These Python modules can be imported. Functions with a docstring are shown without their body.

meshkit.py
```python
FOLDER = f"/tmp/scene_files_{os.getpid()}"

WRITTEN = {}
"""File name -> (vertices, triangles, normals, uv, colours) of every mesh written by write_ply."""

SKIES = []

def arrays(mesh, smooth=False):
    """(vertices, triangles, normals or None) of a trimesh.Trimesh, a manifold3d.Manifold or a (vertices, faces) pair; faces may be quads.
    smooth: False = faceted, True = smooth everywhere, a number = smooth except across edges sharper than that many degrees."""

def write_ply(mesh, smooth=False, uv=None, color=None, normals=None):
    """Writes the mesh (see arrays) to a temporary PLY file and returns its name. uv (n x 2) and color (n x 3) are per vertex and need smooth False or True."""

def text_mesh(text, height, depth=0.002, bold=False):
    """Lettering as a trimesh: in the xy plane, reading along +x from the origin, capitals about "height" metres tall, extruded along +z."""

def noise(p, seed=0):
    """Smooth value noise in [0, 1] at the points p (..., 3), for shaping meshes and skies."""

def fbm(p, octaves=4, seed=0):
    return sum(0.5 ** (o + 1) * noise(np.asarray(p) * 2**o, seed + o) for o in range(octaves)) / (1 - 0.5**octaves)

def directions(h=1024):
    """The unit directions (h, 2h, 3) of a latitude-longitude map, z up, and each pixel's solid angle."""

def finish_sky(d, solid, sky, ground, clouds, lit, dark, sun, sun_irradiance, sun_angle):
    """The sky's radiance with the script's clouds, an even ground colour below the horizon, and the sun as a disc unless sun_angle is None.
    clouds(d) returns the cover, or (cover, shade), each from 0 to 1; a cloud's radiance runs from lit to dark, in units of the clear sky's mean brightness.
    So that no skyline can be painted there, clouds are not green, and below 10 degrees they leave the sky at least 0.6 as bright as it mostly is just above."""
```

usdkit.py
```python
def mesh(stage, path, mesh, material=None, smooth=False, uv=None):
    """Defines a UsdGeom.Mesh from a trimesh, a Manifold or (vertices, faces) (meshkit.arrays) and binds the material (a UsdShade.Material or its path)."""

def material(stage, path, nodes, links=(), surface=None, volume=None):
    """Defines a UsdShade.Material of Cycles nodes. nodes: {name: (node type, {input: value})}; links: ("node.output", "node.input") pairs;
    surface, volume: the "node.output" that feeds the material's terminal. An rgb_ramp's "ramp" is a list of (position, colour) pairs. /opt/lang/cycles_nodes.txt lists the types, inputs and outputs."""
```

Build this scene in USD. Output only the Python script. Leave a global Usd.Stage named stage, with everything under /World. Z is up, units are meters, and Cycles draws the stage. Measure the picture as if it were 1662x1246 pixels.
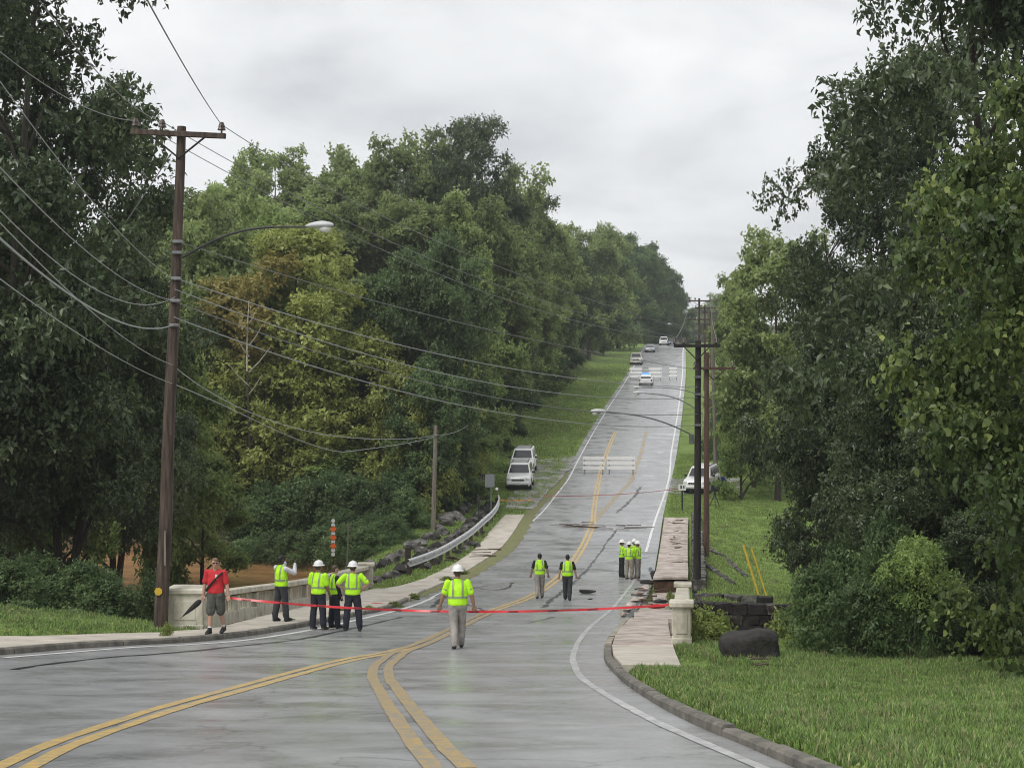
import math
import numpy as np, trimesh, usdkit, meshkit
import manifold3d as m3
from scipy.interpolate import PchipInterpolator
from pxr import Usd, UsdGeom, UsdLux, UsdShade, Gf, Sdf, Vt

stage = Usd.Stage.CreateInMemory()
UsdGeom.SetStageUpAxis(stage, UsdGeom.Tokens.z)
UsdGeom.SetStageMetersPerUnit(stage, 1.0)
WORLD = UsdGeom.Xform.Define(stage, '/World')
stage.SetDefaultPrim(WORLD.GetPrim())
UsdGeom.Scope.Define(stage, '/World/Looks')

# ---------------------------------------------------------------- camera, sky, sun, exposure
FPX, CX, CY = 2600.0, 831.0, 650.0          # the lens in photograph pixels
cam = UsdGeom.Camera.Define(stage, '/World/camera')
cam.CreateHorizontalApertureAttr(36.0)
cam.CreateVerticalApertureAttr(36.0 * 767 / 1024)
cam.CreateFocalLengthAttr(36.0 * FPX / 1662)
cam.CreateClippingRangeAttr(Gf.Vec2f(0.3, 20000))
cam.CreateExposureAttr(0.5)
cam.AddRotateXOp().Set(90 + math.degrees(math.atan((CY - 623) / FPX)))

SUN_DIR = np.array([-0.35, -0.45, 0.82]); SUN_DIR /= np.linalg.norm(SUN_DIR)
sun_el = math.asin(SUN_DIR[2]); sun_rot = math.atan2(SUN_DIR[0], SUN_DIR[1])
sun = UsdLux.DistantLight.Define(stage, '/World/sun')
sun.CreateIntensityAttr(0.4); sun.CreateAngleAttr(30.0); sun.CreateNormalizeAttr(True)
sun.CreateColorAttr(Gf.Vec3f(1.0, 0.97, 0.93))
_m = Gf.Matrix4d().SetRotate(Gf.Rotation(Gf.Vec3d(0, 0, 1), Gf.Vec3d(*map(float, SUN_DIR))))
sun.AddTransformOp().Set(_m)

SKYK = 8.35
def cc(v, k=SKYK): return (v[0] * k, v[1] * k, v[2] * k)
sky_mat = usdkit.material(stage, '/World/Looks/overcast_sky', {
    'sky': ('sky_texture', {'sky_type': 'single_scattering', 'sun_disc': False, 'sun_elevation': sun_el, 'sun_rotation': sun_rot}),
    'tc': ('texture_coordinate', {}),
    'map': ('mapping', {'scale': (1.0, 1.0, 2.6), 'location': (0.37, 0.2, 0.55)}),
    'n1': ('noise_texture', {'scale': 4.2, 'detail': 5.0, 'roughness': 0.55, 'distortion': 0.35}),
    'r1': ('rgb_ramp', {'ramp': [(0.0, cc((.46, .47, .49))), (0.36, cc((.58, .59, .61))), (0.52, cc((.76, .77, .78))), (0.68, cc((.88, .885, .89))), (1.0, cc((.92, .92, .92)))]}),
    'mx': ('mix_color', {'fac': 0.96, 'use_clamp': False}),
    'bg': ('background_shader', {'strength': 0.1}),
}, [('tc.generated', 'map.vector'), ('map.vector', 'n1.vector'), ('n1.fac', 'r1.fac'), ('sky.color', 'mx.a'), ('r1.color', 'mx.b'), ('mx.result', 'bg.color')], surface='bg.background')
dome = UsdLux.DomeLight.Define(stage, '/World/sky')
UsdShade.MaterialBindingAPI.Apply(dome.GetPrim()).Bind(sky_mat)
dome.GetPrim().SetCustomDataByKey('kind', 'structure')

# ---------------------------------------------------------------- naming helpers
_used = {}
def numbered(path):
    n = _used.get(path, 0)
    _used[path] = n + 1
    return path if n == 0 else f'{path}_{n:03d}'
def tag(prim, label=None, cat=None, group=None, kind=None):
    prim = prim.GetPrim() if hasattr(prim, 'GetPrim') else prim
    for k, v in (('label', label), ('category', cat), ('group', group), ('kind', kind)):
        if v: prim.SetCustomDataByKey(k, v)
    return prim
def thing(name, label, cat, loc=(0, 0, 0), rotz=0.0, group=None, scale=None):
    x = UsdGeom.Xform.Define(stage, numbered('/World/' + name))
    x.AddTranslateOp().Set(Gf.Vec3d(*map(float, loc)))
    if rotz: x.AddRotateZOp().Set(float(math.degrees(rotz)))
    if scale is not None: x.AddScaleOp().Set(Gf.Vec3f(*map(float, scale)))
    return tag(x, label, cat, group)
def obj(name, mesh, m, parent=None, smooth=False, tint=None, **kw):
    base = str(parent.GetPath()) if parent is not None else '/World'
    g = usdkit.mesh(stage, numbered(f'{base}/{name}'), mesh, MATS[m] if isinstance(m, str) else m, smooth=smooth)
    if tint is not None:
        UsdGeom.PrimvarsAPI(g).CreatePrimvar('tint', Sdf.ValueTypeNames.FloatArray, 'vertex').Set(Vt.FloatArray.FromNumpy(np.asarray(tint, np.float32)))
    if kw: tag(g, **kw)
    return g.GetPrim()
def dup(root, name, label, cat, loc, rotz=0.0, scale=None, group=None):
    r = thing(name, label, cat, loc, rotz, group, scale)
    r.GetReferences().AddInternalReference(root.GetPath()); r.SetInstanceable(True)
    return r
cat_ = trimesh.util.concatenate

# ---------------------------------------------------------------- materials
MATS = {}
def mat(name, c1, c2=None, scale=4.0, rough=0.7, bump=0.0, bscale=None, detail=4.0, spec=0.5, metal=0.0, coords='position', stretch=(1, 1, 1), emis=None, rough2=None, c3=None, coat=0.0, lo=.35, hi=.65):
    nodes = {'p': ('principled_bsdf', {'roughness': rough, 'metallic': metal, 'specular_ior_level': spec, 'coat_weight': coat, 'coat_roughness': 0.1})}
    links = []
    if c2 is None:
        nodes['p'][1]['base_color'] = c1
    else:
        if coords == 'position': nodes['g'] = ('geometry', {}); src = 'g.position'
        else: nodes['g'] = ('texture_coordinate', {}); src = 'g.object'
        nodes['mp'] = ('mapping', {'scale': stretch}); links.append((src, 'mp.vector'))
        nodes['n'] = ('noise_texture', {'scale': scale, 'detail': detail, 'roughness': 0.6}); links.append(('mp.vector', 'n.vector'))
        ramp = [(lo, c1), (hi, c2)] if c3 is None else [(lo, c1), (0.5, c2), (hi, c3)]
        nodes['r'] = ('rgb_ramp', {'ramp': ramp}); links += [('n.fac', 'r.fac'), ('r.color', 'p.base_color')]
        if rough2 is not None:
            nodes['mr'] = ('map_range', {'from_min': .35, 'from_max': .65, 'to_min': rough, 'to_max': rough2}); links += [('n.fac', 'mr.value'), ('mr.result', 'p.roughness')]
        if bump:
            nodes['nb'] = ('noise_texture', {'scale': bscale or scale * 4, 'detail': 3.0}); links.append(('mp.vector', 'nb.vector'))
            nodes['b'] = ('bump', {'strength': min(1.0, bump), 'distance': 0.02 * max(1.0, bump)}); links += [('nb.fac', 'b.height'), ('b.normal', 'p.normal')]
    if emis: nodes['p'][1].update({'emission_color': emis[0], 'emission_strength': emis[1]})
    MATS[name] = usdkit.material(stage, '/World/Looks/' + name, nodes, links, surface='p.BSDF')

def leaf_mat(name, ramp, rough=0.45, trans=0.3, spec=0.35, var=0.25):
    """leaves: the colour follows each leaf's own tint, each tree's own number and a slow noise"""
    nodes = {'a': ('attribute', {'attribute': 'tint'}), 'r': ('rgb_ramp', {'ramp': ramp}),
             'oi': ('object_info', {}), 'mr': ('map_range', {'to_min': 1 - var, 'to_max': 1 + var}),
             'hs': ('hsv', {'value': 1.0, 'saturation': 0.97, 'fac': 1.0, 'hue': 0.5}),
             'p': ('principled_bsdf', {'roughness': rough, 'specular_ior_level': spec}),
             't': ('translucent_bsdf', {}), 'm': ('mix_closure', {'fac': trans})}
    links = [('a.fac', 'r.fac'), ('r.color', 'hs.color'), ('oi.random', 'mr.value'), ('mr.result', 'hs.value'), ('hs.color', 'p.base_color'), ('hs.color', 't.color'),
             ('p.BSDF', 'm.closure1'), ('t.BSDF', 'm.closure2')]
    MATS[name] = usdkit.material(stage, '/World/Looks/' + name, nodes, links, surface='m.closure')

leaf_mat('leaf_dark', [(0, (.034, .054, .024)), (.5, (.076, .114, .046)), (1, (.19, .24, .108))], var=.15, trans=.4, rough=.33, spec=.55)
leaf_mat('leaf_mid', [(0, (.125, .180, .055)), (.5, (.225, .315, .090)), (1, (.39, .48, .16))], var=.22, trans=.5)
leaf_mat('leaf_far', [(0, (.140, .188, .068)), (.5, (.24, .315, .106)), (1, (.40, .48, .18))], var=.28, trans=.5)
leaf_mat('leaf_yellow', [(0, (.18, .21, .055)), (.5, (.31, .355, .092)), (1, (.49, .53, .16))], var=.12, trans=.45)
leaf_mat('leaf_rust', [(0, (.165, .155, .045)), (.5, (.28, .245, .072)), (1, (.43, .37, .12))], var=.1, trans=.45)
leaf_mat('leaf_bright', [(0, (.045, .072, .026)), (.55, (.105, .155, .048)), (.8, (.20, .26, .075)), (1, (.42, .48, .15))], var=.1, rough=.36, trans=.45)
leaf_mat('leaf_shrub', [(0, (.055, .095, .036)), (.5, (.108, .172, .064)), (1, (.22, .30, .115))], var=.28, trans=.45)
leaf_mat('leaf_weed', [(0, (.15, .19, .05)), (.5, (.27, .34, .085)), (1, (.44, .50, .17))], var=.2, trans=.45)
leaf_mat('blade', [(0, (.085, .140, .034)), (.5, (.165, .270, .064)), (.85, (.25, .35, .100)), (1, (.36, .36, .16))], var=.4, rough=.5, trans=.4)
leaf_mat('blade_far', [(0, (.135, .205, .050)), (.5, (.245, .36, .090)), (1, (.38, .47, .15))], var=.3, rough=.5, trans=.45)
leaf_mat('blade_dry', [(0, (.11, .12, .05)), (.5, (.23, .24, .10)), (1, (.35, .33, .18))], var=.25, rough=.6, trans=.4)
mat('bark', (.022, .018, .013), (.065, .055, .042), scale=6, stretch=(3, 3, .6), rough=.9, bump=1.0, coords='object')
mat('pale_bark', (.30, .27, .22), (.45, .42, .36), scale=5, rough=.9, coords='object')

# ---------------------------------------------------------------- the lie of the land
_zd = np.array([(-40, 2.2), (0, -1.7), (13.7, -3.14), (20, -3.87), (28, -4.78), (36, -5.6), (48, -6.7), (63, -7.8), (78, -8.42), (90, -8.3), (103, -7.55), (116, -6.7), (137, -5.0), (156, -3.25), (176, -1.45), (229, 3.05), (333, 11.4), (352, 12.3), (385, 11.6), (460, 8), (900, 10), (1500, 12)])
Zr = PchipInterpolator(_zd[:, 0], _zd[:, 1])
def sstep(a, b, x):
    t = np.clip((np.asarray(x, float) - a) / (b - a), 0, 1); return t * t * (3 - 2 * t)
def Zs(x, y):
    """the road's surface: the profile and a slight fall across it on the bend"""
    x, y = np.asarray(x, float), np.asarray(y, float)
    return Zr(y) + 0.02 * np.clip(-(x + 3), 0, 8) * sstep(15, 32, y) * (1 - sstep(46, 62, y))
_ds = np.concatenate([np.arange(7, 60, .1), np.arange(60, 420, .5)])
def hit(px, py, f=Zs, dz=0.0):
    """where the ray of a photograph pixel meets the surface f"""
    kx, kz = (px - CX) / FPX, (CY - py) / FPX
    g = _ds * kz - (f(kx * _ds, _ds) + dz)
    i = np.nonzero((g[:-1] > 0) & (g[1:] <= 0))[0]
    i = i[0] if len(i) else int(np.argmin(np.abs(g[:-1])))
    t = np.clip(g[i] / (g[i] - g[i + 1] + 1e-12), 0, 1)
    d = _ds[i] + t * (_ds[i + 1] - _ds[i])
    return np.array([kx * d, d, d * kz])
def hits(pts, f=Zs): return np.array([hit(a, b, f) for a, b in pts])
def at(px, py, d): return np.array([(px - CX) / FPX * d, d, (CY - py) / FPX * d])

_L = hits([(0, 1062), (120, 1052), (220, 1046), (316, 1041), (390, 1033), (480, 1019), (560, 1003), (640, 985), (701, 955), (759, 927), (805, 897), (835, 863), (855, 833)])
_Lx = np.concatenate([[-27, -22, -17.5], _L[:, 0], [3.6, 5.2, 15.9, 27.5, 29.7, 68, 260]])
_Ly = np.concatenate([[-40, 8, 22], _L[:, 1], [122, 137, 229, 333, 352, 460, 900]])
XL = PchipInterpolator(_Ly, _Lx, extrapolate=True)
_R = hits([(1280, 1240), (1205, 1207), (1130, 1176), (1055, 1136), (1008, 1103), (986, 1080), (980, 1055), (1001, 1020), (1021, 1000), (1056, 952), (1066, 903), (1076, 838)])
_Rx = np.concatenate([[4.5, 3.2], _R[:, 0], [11.3, 14.0, 24.8, 36.3, 38.7, 78, 270]])
_Ry = np.concatenate([[-40, 6], _R[:, 1], [116, 137, 229, 333, 352, 460, 900]])
XR = PchipInterpolator(_Ry, _Rx, extrapolate=True)

# the creek: out of the valley on the right, under the road, then away to the left
_ck = np.array([(70, 38), (44, 46), (24, 51), (8, 53), (-2, 53), (-10, 60), (-13, 72), (-15, 86), (-20, 95), (-36, 99), (-60, 103), (-110, 112)], float)
def creek_dist(x, y):
    x, y = np.broadcast_arrays(np.asarray(x, float), np.asarray(y, float))
    best = np.full(x.shape, 1e9)
    for a, b in zip(_ck[:-1], _ck[1:]):
        ab = b - a
        t = np.clip(((x - a[0]) * ab[0] + (y - a[1]) * ab[1]) / (ab @ ab), 0, 1)
        best = np.minimum(best, np.hypot(x - a[0] - t * ab[0], y - a[1] - t * ab[1]))
    return best
_LO = hits([(0, 1030), (150, 1026), (316, 1020), (345, 1017), (420, 999), (505, 980), (590, 957), (640, 949), (713, 924), (762, 895), (792, 863), (823, 831)], lambda x, y: Zs(x, y) + .15)
XLO = PchipInterpolator(_LO[:, 1], np.minimum(_LO[:, 0], XL(_LO[:, 1]) - 1.1), extrapolate=True)
CREEK_Z = -9.75
def G(x, y):
    """open ground beside the road"""
    x, y = np.broadcast_arrays(np.asarray(x, float), np.asarray(y, float))
    xl, xr, zr = XL(y), XR(y), Zr(y)
    sl, sr = np.maximum(xl - x, 0), np.maximum(x - xr, 0)
    edge = np.where(x < xl, Zs(xl, y), Zs(xr, y))
    near = 1 - sstep(40, 52, y)
    z = edge + .02 + (np.where(x < xl, 0.07, 0.09)) * np.where((y > 104) | ((x < xl) & (y > 104)), sstep(0, 1.5, np.maximum(sl, sr)), 1.0)
    # left: rises a little before the bridge, flat shoulder past it, and the wooded hill farther on
    z = z + np.where(x < xl, near * (0.035 * sl + 0.5 * sstep(2.5, 8, sl)), 0)
    z = z + np.where(x < xl, (1 - near) * sstep(100, 150, y) * (1 - sstep(320, 372, y)) * (14 * (1 - np.exp(-np.maximum(sl - 6, 0) / 38))), 0)
    z = z + np.where(x < xl, (1 - near) * sstep(78, 118, y) * 0.02 * sl, 0)
    # right: lawn by the camera almost level, falling away to the valley; rises slowly up the hill
    z = z + np.where(x > xr, near * (-0.02 * sr + 0.45 * sstep(9, 22, sr)), 0)
    z = z + np.where(x > xr, sstep(130, 230, y) * 0.05 * np.minimum(sr, 60), 0)
    z = z - np.where(x > xr, 0.9 * sstep(1.5, 7, sr) * sstep(52, 66, y) * (1 - sstep(92, 118, y)), 0)
    pw = np.where(x < xl, np.where((y > 30) & (y < 105), xl - XLO(np.clip(y, 30, 105)), 0), np.where((y > 28.5) & (y < 103.5), np.interp(y, [28, 30, 33, 36, 50, 103], [2.4, 2.3, 1.6, 1.5, 1.7, 1.75]), np.where((y > 6) & (y <= 28.5) & (x > xr - 1e-4), .19, 0)))
    so = np.maximum(sl, sr)
    z = z - .22 * (1 - sstep(pw - .05, pw + .25, so)) * (pw > 0)
    z = z - .62 * sstep(0.02, .12, so) * (1 - sstep(1.9, 2.6, so)) * sstep(52.5, 55, y) * (1 - sstep(69.3, 70.2, y)) * (x > xr)
    # the far ridge beyond the crest
    z = z + 26 * sstep(430, 760, y) * (1 - 0.35 * sstep(0, 260, np.abs(x - 60)))
    n = meshkit.fbm(np.stack([x * .13, y * .13, 0 * x], -1), 3, 5) - .5
    z = z + n * 0.5 * sstep(2.6, 9, np.maximum(sl, sr)) * (1 + 2 * sstep(60, 140, y))
    c = creek_dist(x, y)
    bed = CREEK_Z - 0.5 + 0.55 * np.maximum(c - 4.6, 0) ** 1.05
    k = 0.9
    h = np.clip(0.5 + 0.5 * (bed - z) / k, 0, 1)
    lower = bed * (1 - h) + z * h - k * h * (1 - h)
    return np.where(c < 26, np.minimum(lower, z + 0.02), z)

def grid_mesh(P, flip=False):
    """P: rows x cols x 3"""
    r, c = P.shape[:2]
    i, j = np.meshgrid(np.arange(r - 1), np.arange(c - 1), indexing='ij')
    a = i * c + j
    f = np.stack([a, a + 1, a + c + 1, a + c], -1).reshape(-1, 4)
    if flip: f = f[:, ::-1]
    return P.reshape(-1, 3), f

# terrain: columns follow the two edges of the road so that the ground meets the asphalt exactly
_ul = -np.concatenate([[0.0, .25, .6, 1.0], np.arange(1.5, 12, .6), np.arange(12, 40, 1.2), np.arange(40, 90, 4), [100, 130, 180, 260, 400]])[::-1]
_ur = np.concatenate([[0.0, .25, .6, 1.0], np.arange(1.5, 14, .6), np.arange(14, 44, 1.2), np.arange(44, 90, 4), [100, 130, 180, 260, 400]])
_ys = np.concatenate([np.arange(-30, 8, 4), np.arange(8, 118, .7), np.arange(118, 360, 2.5), np.arange(360, 480, 10), np.arange(480, 1000, 35)])
_X = np.concatenate([XL(_ys)[:, None] + _ul[None], XL(_ys)[:, None] + 0.02, XR(_ys)[:, None] - 0.02, XR(_ys)[:, None] + _ur[None]], 1)
_Y = np.repeat(_ys[:, None], _X.shape[1], 1)
_Z = G(_X, _Y)
nl = len(_ul)
_c = creek_dist(_X, _Y)
for q in (nl, nl + 1):
    _Z[:, q] = np.minimum(Zs(_X[:, q], _Y[:, q]) - 0.3, _Z[:, q] - .3)
_so = np.maximum(XL(_Y) - _X, _X - XR(_Y)); _Z += (meshkit.fbm(np.stack([_X, _Y, 0 * _X], -1) * 1.3, 3, 9) - .5) * .12 * sstep(2.3, 3.2, _so)

def ground_material():
    nodes = {'g': ('geometry', {}), 'n': ('noise_texture', {'scale': .55, 'detail': 6.0, 'roughness': .65}), 'n2': ('noise_texture', {'scale': 9.0, 'detail': 5.0, 'roughness': .7}),
             'r': ('rgb_ramp', {'ramp': [(.3, (.11, .165, .040)), (.5, (.175, .26, .062)), (.7, (.235, .32, .092))]}),
             'r2': ('rgb_ramp', {'ramp': [(.3, (.45, .45, .42)), (.65, (1.15, 1.15, 1.1))]}),
             'mu': ('mix_color', {'blend_type': 'multiply', 'fac': 1.0, 'use_clamp': False}),
             'a': ('attribute', {'attribute': 'tint'}), 'mud': ('rgb_ramp', {'ramp': [(.3, (.11, .055, .024)), (.7, (.26, .135, .055))]}),
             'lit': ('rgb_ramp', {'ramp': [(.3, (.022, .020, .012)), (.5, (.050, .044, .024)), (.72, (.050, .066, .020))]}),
             'm1': ('mix_color', {}), 'm2': ('mix_color', {}), 's': ('separate_color', {}),
             'b': ('bump', {'strength': .9, 'distance': .08}), 'p': ('principled_bsdf', {'roughness': .85, 'specular_ior_level': .3})}
    links = [('g.position', 'n.vector'), ('g.position', 'n2.vector'), ('n.fac', 'r.fac'), ('n2.fac', 'r2.fac'), ('r.color', 'mu.a'), ('r2.color', 'mu.b'),
             ('n2.fac', 'mud.fac'), ('n.fac', 'lit.fac'), ('a.color', 's.color'),
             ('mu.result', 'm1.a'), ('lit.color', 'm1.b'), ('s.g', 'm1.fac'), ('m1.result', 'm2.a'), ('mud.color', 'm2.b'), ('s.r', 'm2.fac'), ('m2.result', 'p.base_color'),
             ('n2.fac', 'b.height'), ('b.normal', 'p.normal')]
    MATS['ground'] = usdkit.material(stage, '/World/Looks/ground', nodes, links, surface='p.BSDF')
ground_material()
# what the soil is: mud near the creek, leaf litter under the woods, grass elsewhere
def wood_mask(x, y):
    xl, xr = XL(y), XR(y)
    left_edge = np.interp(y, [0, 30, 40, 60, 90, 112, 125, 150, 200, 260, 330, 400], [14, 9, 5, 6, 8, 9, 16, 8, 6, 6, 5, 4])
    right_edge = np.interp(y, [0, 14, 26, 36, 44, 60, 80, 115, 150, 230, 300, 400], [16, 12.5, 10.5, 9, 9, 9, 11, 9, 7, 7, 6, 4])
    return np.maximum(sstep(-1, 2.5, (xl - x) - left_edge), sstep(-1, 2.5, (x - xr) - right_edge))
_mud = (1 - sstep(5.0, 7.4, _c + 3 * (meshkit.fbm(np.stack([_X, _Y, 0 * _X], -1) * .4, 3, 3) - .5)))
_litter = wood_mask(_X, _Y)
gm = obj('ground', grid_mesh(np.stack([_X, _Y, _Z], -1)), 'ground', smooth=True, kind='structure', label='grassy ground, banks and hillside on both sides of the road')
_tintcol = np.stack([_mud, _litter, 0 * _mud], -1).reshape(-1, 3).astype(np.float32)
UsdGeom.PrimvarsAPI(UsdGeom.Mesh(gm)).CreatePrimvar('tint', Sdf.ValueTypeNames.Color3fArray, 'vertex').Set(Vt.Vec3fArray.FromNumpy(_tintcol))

# the creek's flood water
mat('muddy_water', (.24, .125, .055), (.36, .20, .09), scale=.5, rough=.12, bump=.25, bscale=3.0, rough2=.2)
_w = []
_t = np.linspace(0, 1, 40); _seg = np.linspace(0, len(_ck) - 1, 60)
_cx, _cy = np.interp(_seg, range(len(_ck)), _ck[:, 0]), np.interp(_seg, range(len(_ck)), _ck[:, 1])
_tx, _ty = np.gradient(_cx), np.gradient(_cy); _ln = np.hypot(_tx, _ty)
_off = np.linspace(-7, 7, 9)
_P = np.stack([_cx[:, None] - (_ty / _ln)[:, None] * _off, _cy[:, None] + (_tx / _ln)[:, None] * _off, np.full((60, 9), CREEK_Z)], -1)
obj('creek_water', grid_mesh(_P), 'muddy_water', smooth=True, kind='structure', label='brown flood water in the creek below the bridge')

# ---------------------------------------------------------------- the road
def asphalt():
    nodes = {'g': ('geometry', {}), 'st': ('mapping', {'scale': (.9, 1.1, 1.0), 'rotation': (0, 0, .1)}),
             'wet': ('noise_texture', {'scale': .55, 'detail': 5.0, 'roughness': .6, 'distortion': .4}), 'grain': ('noise_texture', {'scale': 22.0, 'detail': 7.0, 'roughness': .85}),
             'patch': ('noise_texture', {'scale': .9, 'detail': 4.0, 'roughness': .7}),
             'cmap': ('mapping', {'scale': (.30, .17, 1.0)}), 'warp': ('noise_texture', {'scale': 1.3, 'detail': 4.0}), 'wm': ('vector_math', {'math_type': 'multiply_add', 'vector2': (.35, .35, 0)}),
             'vor': ('voronoi_texture', {'feature': 'distance_to_edge', 'scale': 1.0}), 'crack': ('map_range', {'from_min': 0.0, 'from_max': .008, 'to_min': .62, 'to_max': 1.0, 'clamp': True}),
             'r': ('rgb_ramp', {'ramp': [(.3, (.238, .24, .243)), (.5, (.295, .298, .302)), (.7, (.35, .353, .357))]}),
             'gr': ('map_range', {'from_min': .3, 'from_max': .7, 'to_min': .74, 'to_max': 1.22}),
             'm1': ('vector_math', {'math_type': 'multiply'}), 'm2': ('vector_math', {'math_type': 'multiply'}),
             'ro': ('rgb_ramp', {'ramp': [(.36, (.13,) * 3), (.47, (.25,) * 3), (.66, (.37,) * 3)]}),
             'b': ('bump', {'strength': .16, 'distance': .006}), 'p': ('principled_bsdf', {'specular_ior_level': .6, 'coat_weight': .0, 'coat_roughness': .14})}
    links = [('g.position', 'st.vector'), ('st.vector', 'wet.vector'), ('g.position', 'grain.vector'), ('g.position', 'patch.vector'), ('g.position', 'cmap.vector'),
             ('g.position', 'warp.vector'), ('warp.color', 'wm.vector1'), ('cmap.vector', 'wm.vector3'), ('wm.vector', 'vor.vector'), ('vor.distance', 'crack.value'),
             ('patch.fac', 'r.fac'), ('grain.fac', 'gr.value'), ('r.color', 'm1.vector1'), ('gr.result', 'm1.vector2'), ('m1.vector', 'm2.vector1'), ('crack.result', 'm2.vector2'),
             ('m2.vector', 'p.base_color'), ('wet.fac', 'ro.fac'), ('ro.color', 'p.roughness'), ('grain.fac', 'b.height'), ('b.normal', 'p.normal')]
    MATS['asphalt'] = usdkit.material(stage, '/World/Looks/asphalt', nodes, links, surface='p.BSDF')
asphalt()
def paint(name, c, wear, under=(.07, .072, .075), lo=.44, hi=.60, sc=3.0):
    nodes = {'g': ('geometry', {}), 'n': ('noise_texture', {'scale': sc, 'detail': 8.0, 'roughness': .72}), 'r': ('rgb_ramp', {'ramp': [(lo, under), (hi, wear), (min(.95, hi + .16), c)]}),
             'p': ('principled_bsdf', {'roughness': .38, 'specular_ior_level': .5})}
    MATS[name] = usdkit.material(stage, '/World/Looks/' + name, nodes, [('g.position', 'n.vector'), ('n.fac', 'r.fac'), ('r.color', 'p.base_color')], surface='p.BSDF')
paint('yellow_paint', (.50, .34, .10), (.36, .26, .12), under=(.25, .235, .20), lo=.42, hi=.52, sc=6.0)
paint('yellow_new', (.62, .42, .14), (.46, .33, .13), under=(.30, .285, .24), lo=.38, hi=.47, sc=6.0)
paint('white_paint', (.74, .74, .72), (.60, .60, .59), under=(.3, .3, .3), lo=.28, hi=.40)
paint('white_worn', (.58, .58, .57), (.42, .42, .42), under=(.27, .27, .27), lo=.38, hi=.52)
mat('tar', (.012, .012, .012), (.03, .03, .03), scale=6, rough=.35)

_ry = np.concatenate([np.arange(4, 60, .5), np.arange(60, 140, 1.0), np.arange(140, 372, 2.0)])
_f = np.linspace(0, 1, 41)
_x = XL(_ry)[:, None] + (XR(_ry) - XL(_ry))[:, None] * _f[None]
_y = np.repeat(_ry[:, None], 41, 1)
def undulate(x, y): return (meshkit.fbm(np.stack([x * .35, y * .22, 0 * x], -1), 2, 21) - .5) * .03
def RS(x, y):
    x, y = np.asarray(x, float), np.asarray(y, float)
    return Zs(x, y)
_P = np.stack([_x, _y, RS(_x, _y)], -1)
_lowL, _lowR = _P[:, :1].copy(), _P[:, -1:].copy(); _lowL[..., 2] -= .3; _lowR[..., 2] -= .3
obj('road', grid_mesh(np.concatenate([_lowL, _P, _lowR], 1)), 'asphalt', smooth=30, kind='structure', label='wet grey asphalt road dipping to the bridge and climbing the hill')

def smooth_path(pts, step=.5):
    p = np.asarray(pts, float); s = np.concatenate([[0], np.cumsum(np.hypot(*np.diff(p[:, :2], axis=0).T))])
    q = np.arange(0, s[-1], step); q = np.append(q, s[-1])
    return np.stack([PchipInterpolator(s, p[:, k])(q) for k in range(2)], 1)
def offset(p, o):
    t = np.gradient(p, axis=0); t /= np.linalg.norm(t, axis=1, keepdims=True)
    return p + np.stack([t[:, 1], -t[:, 0]], 1) * np.asarray(o).reshape(-1, 1)      # o > 0: to the right of the walk
def ribbon(p, o, w, dz=.006, f=RS, jitter=0.0, seed=0):
    rng = np.random.default_rng(seed)
    j = rng.normal(0, jitter, (2, len(p)))
    a, c, b = offset(p, np.full(len(p), o - w / 2) + j[0]), offset(p, np.full(len(p), o)), offset(p, np.full(len(p), o + w / 2) + j[1])
    P = np.stack([np.column_stack([q, f(q[:, 0], q[:, 1]) + dz]) for q in (a, c, b)], 1)
    return grid_mesh(P, flip=True)
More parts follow.
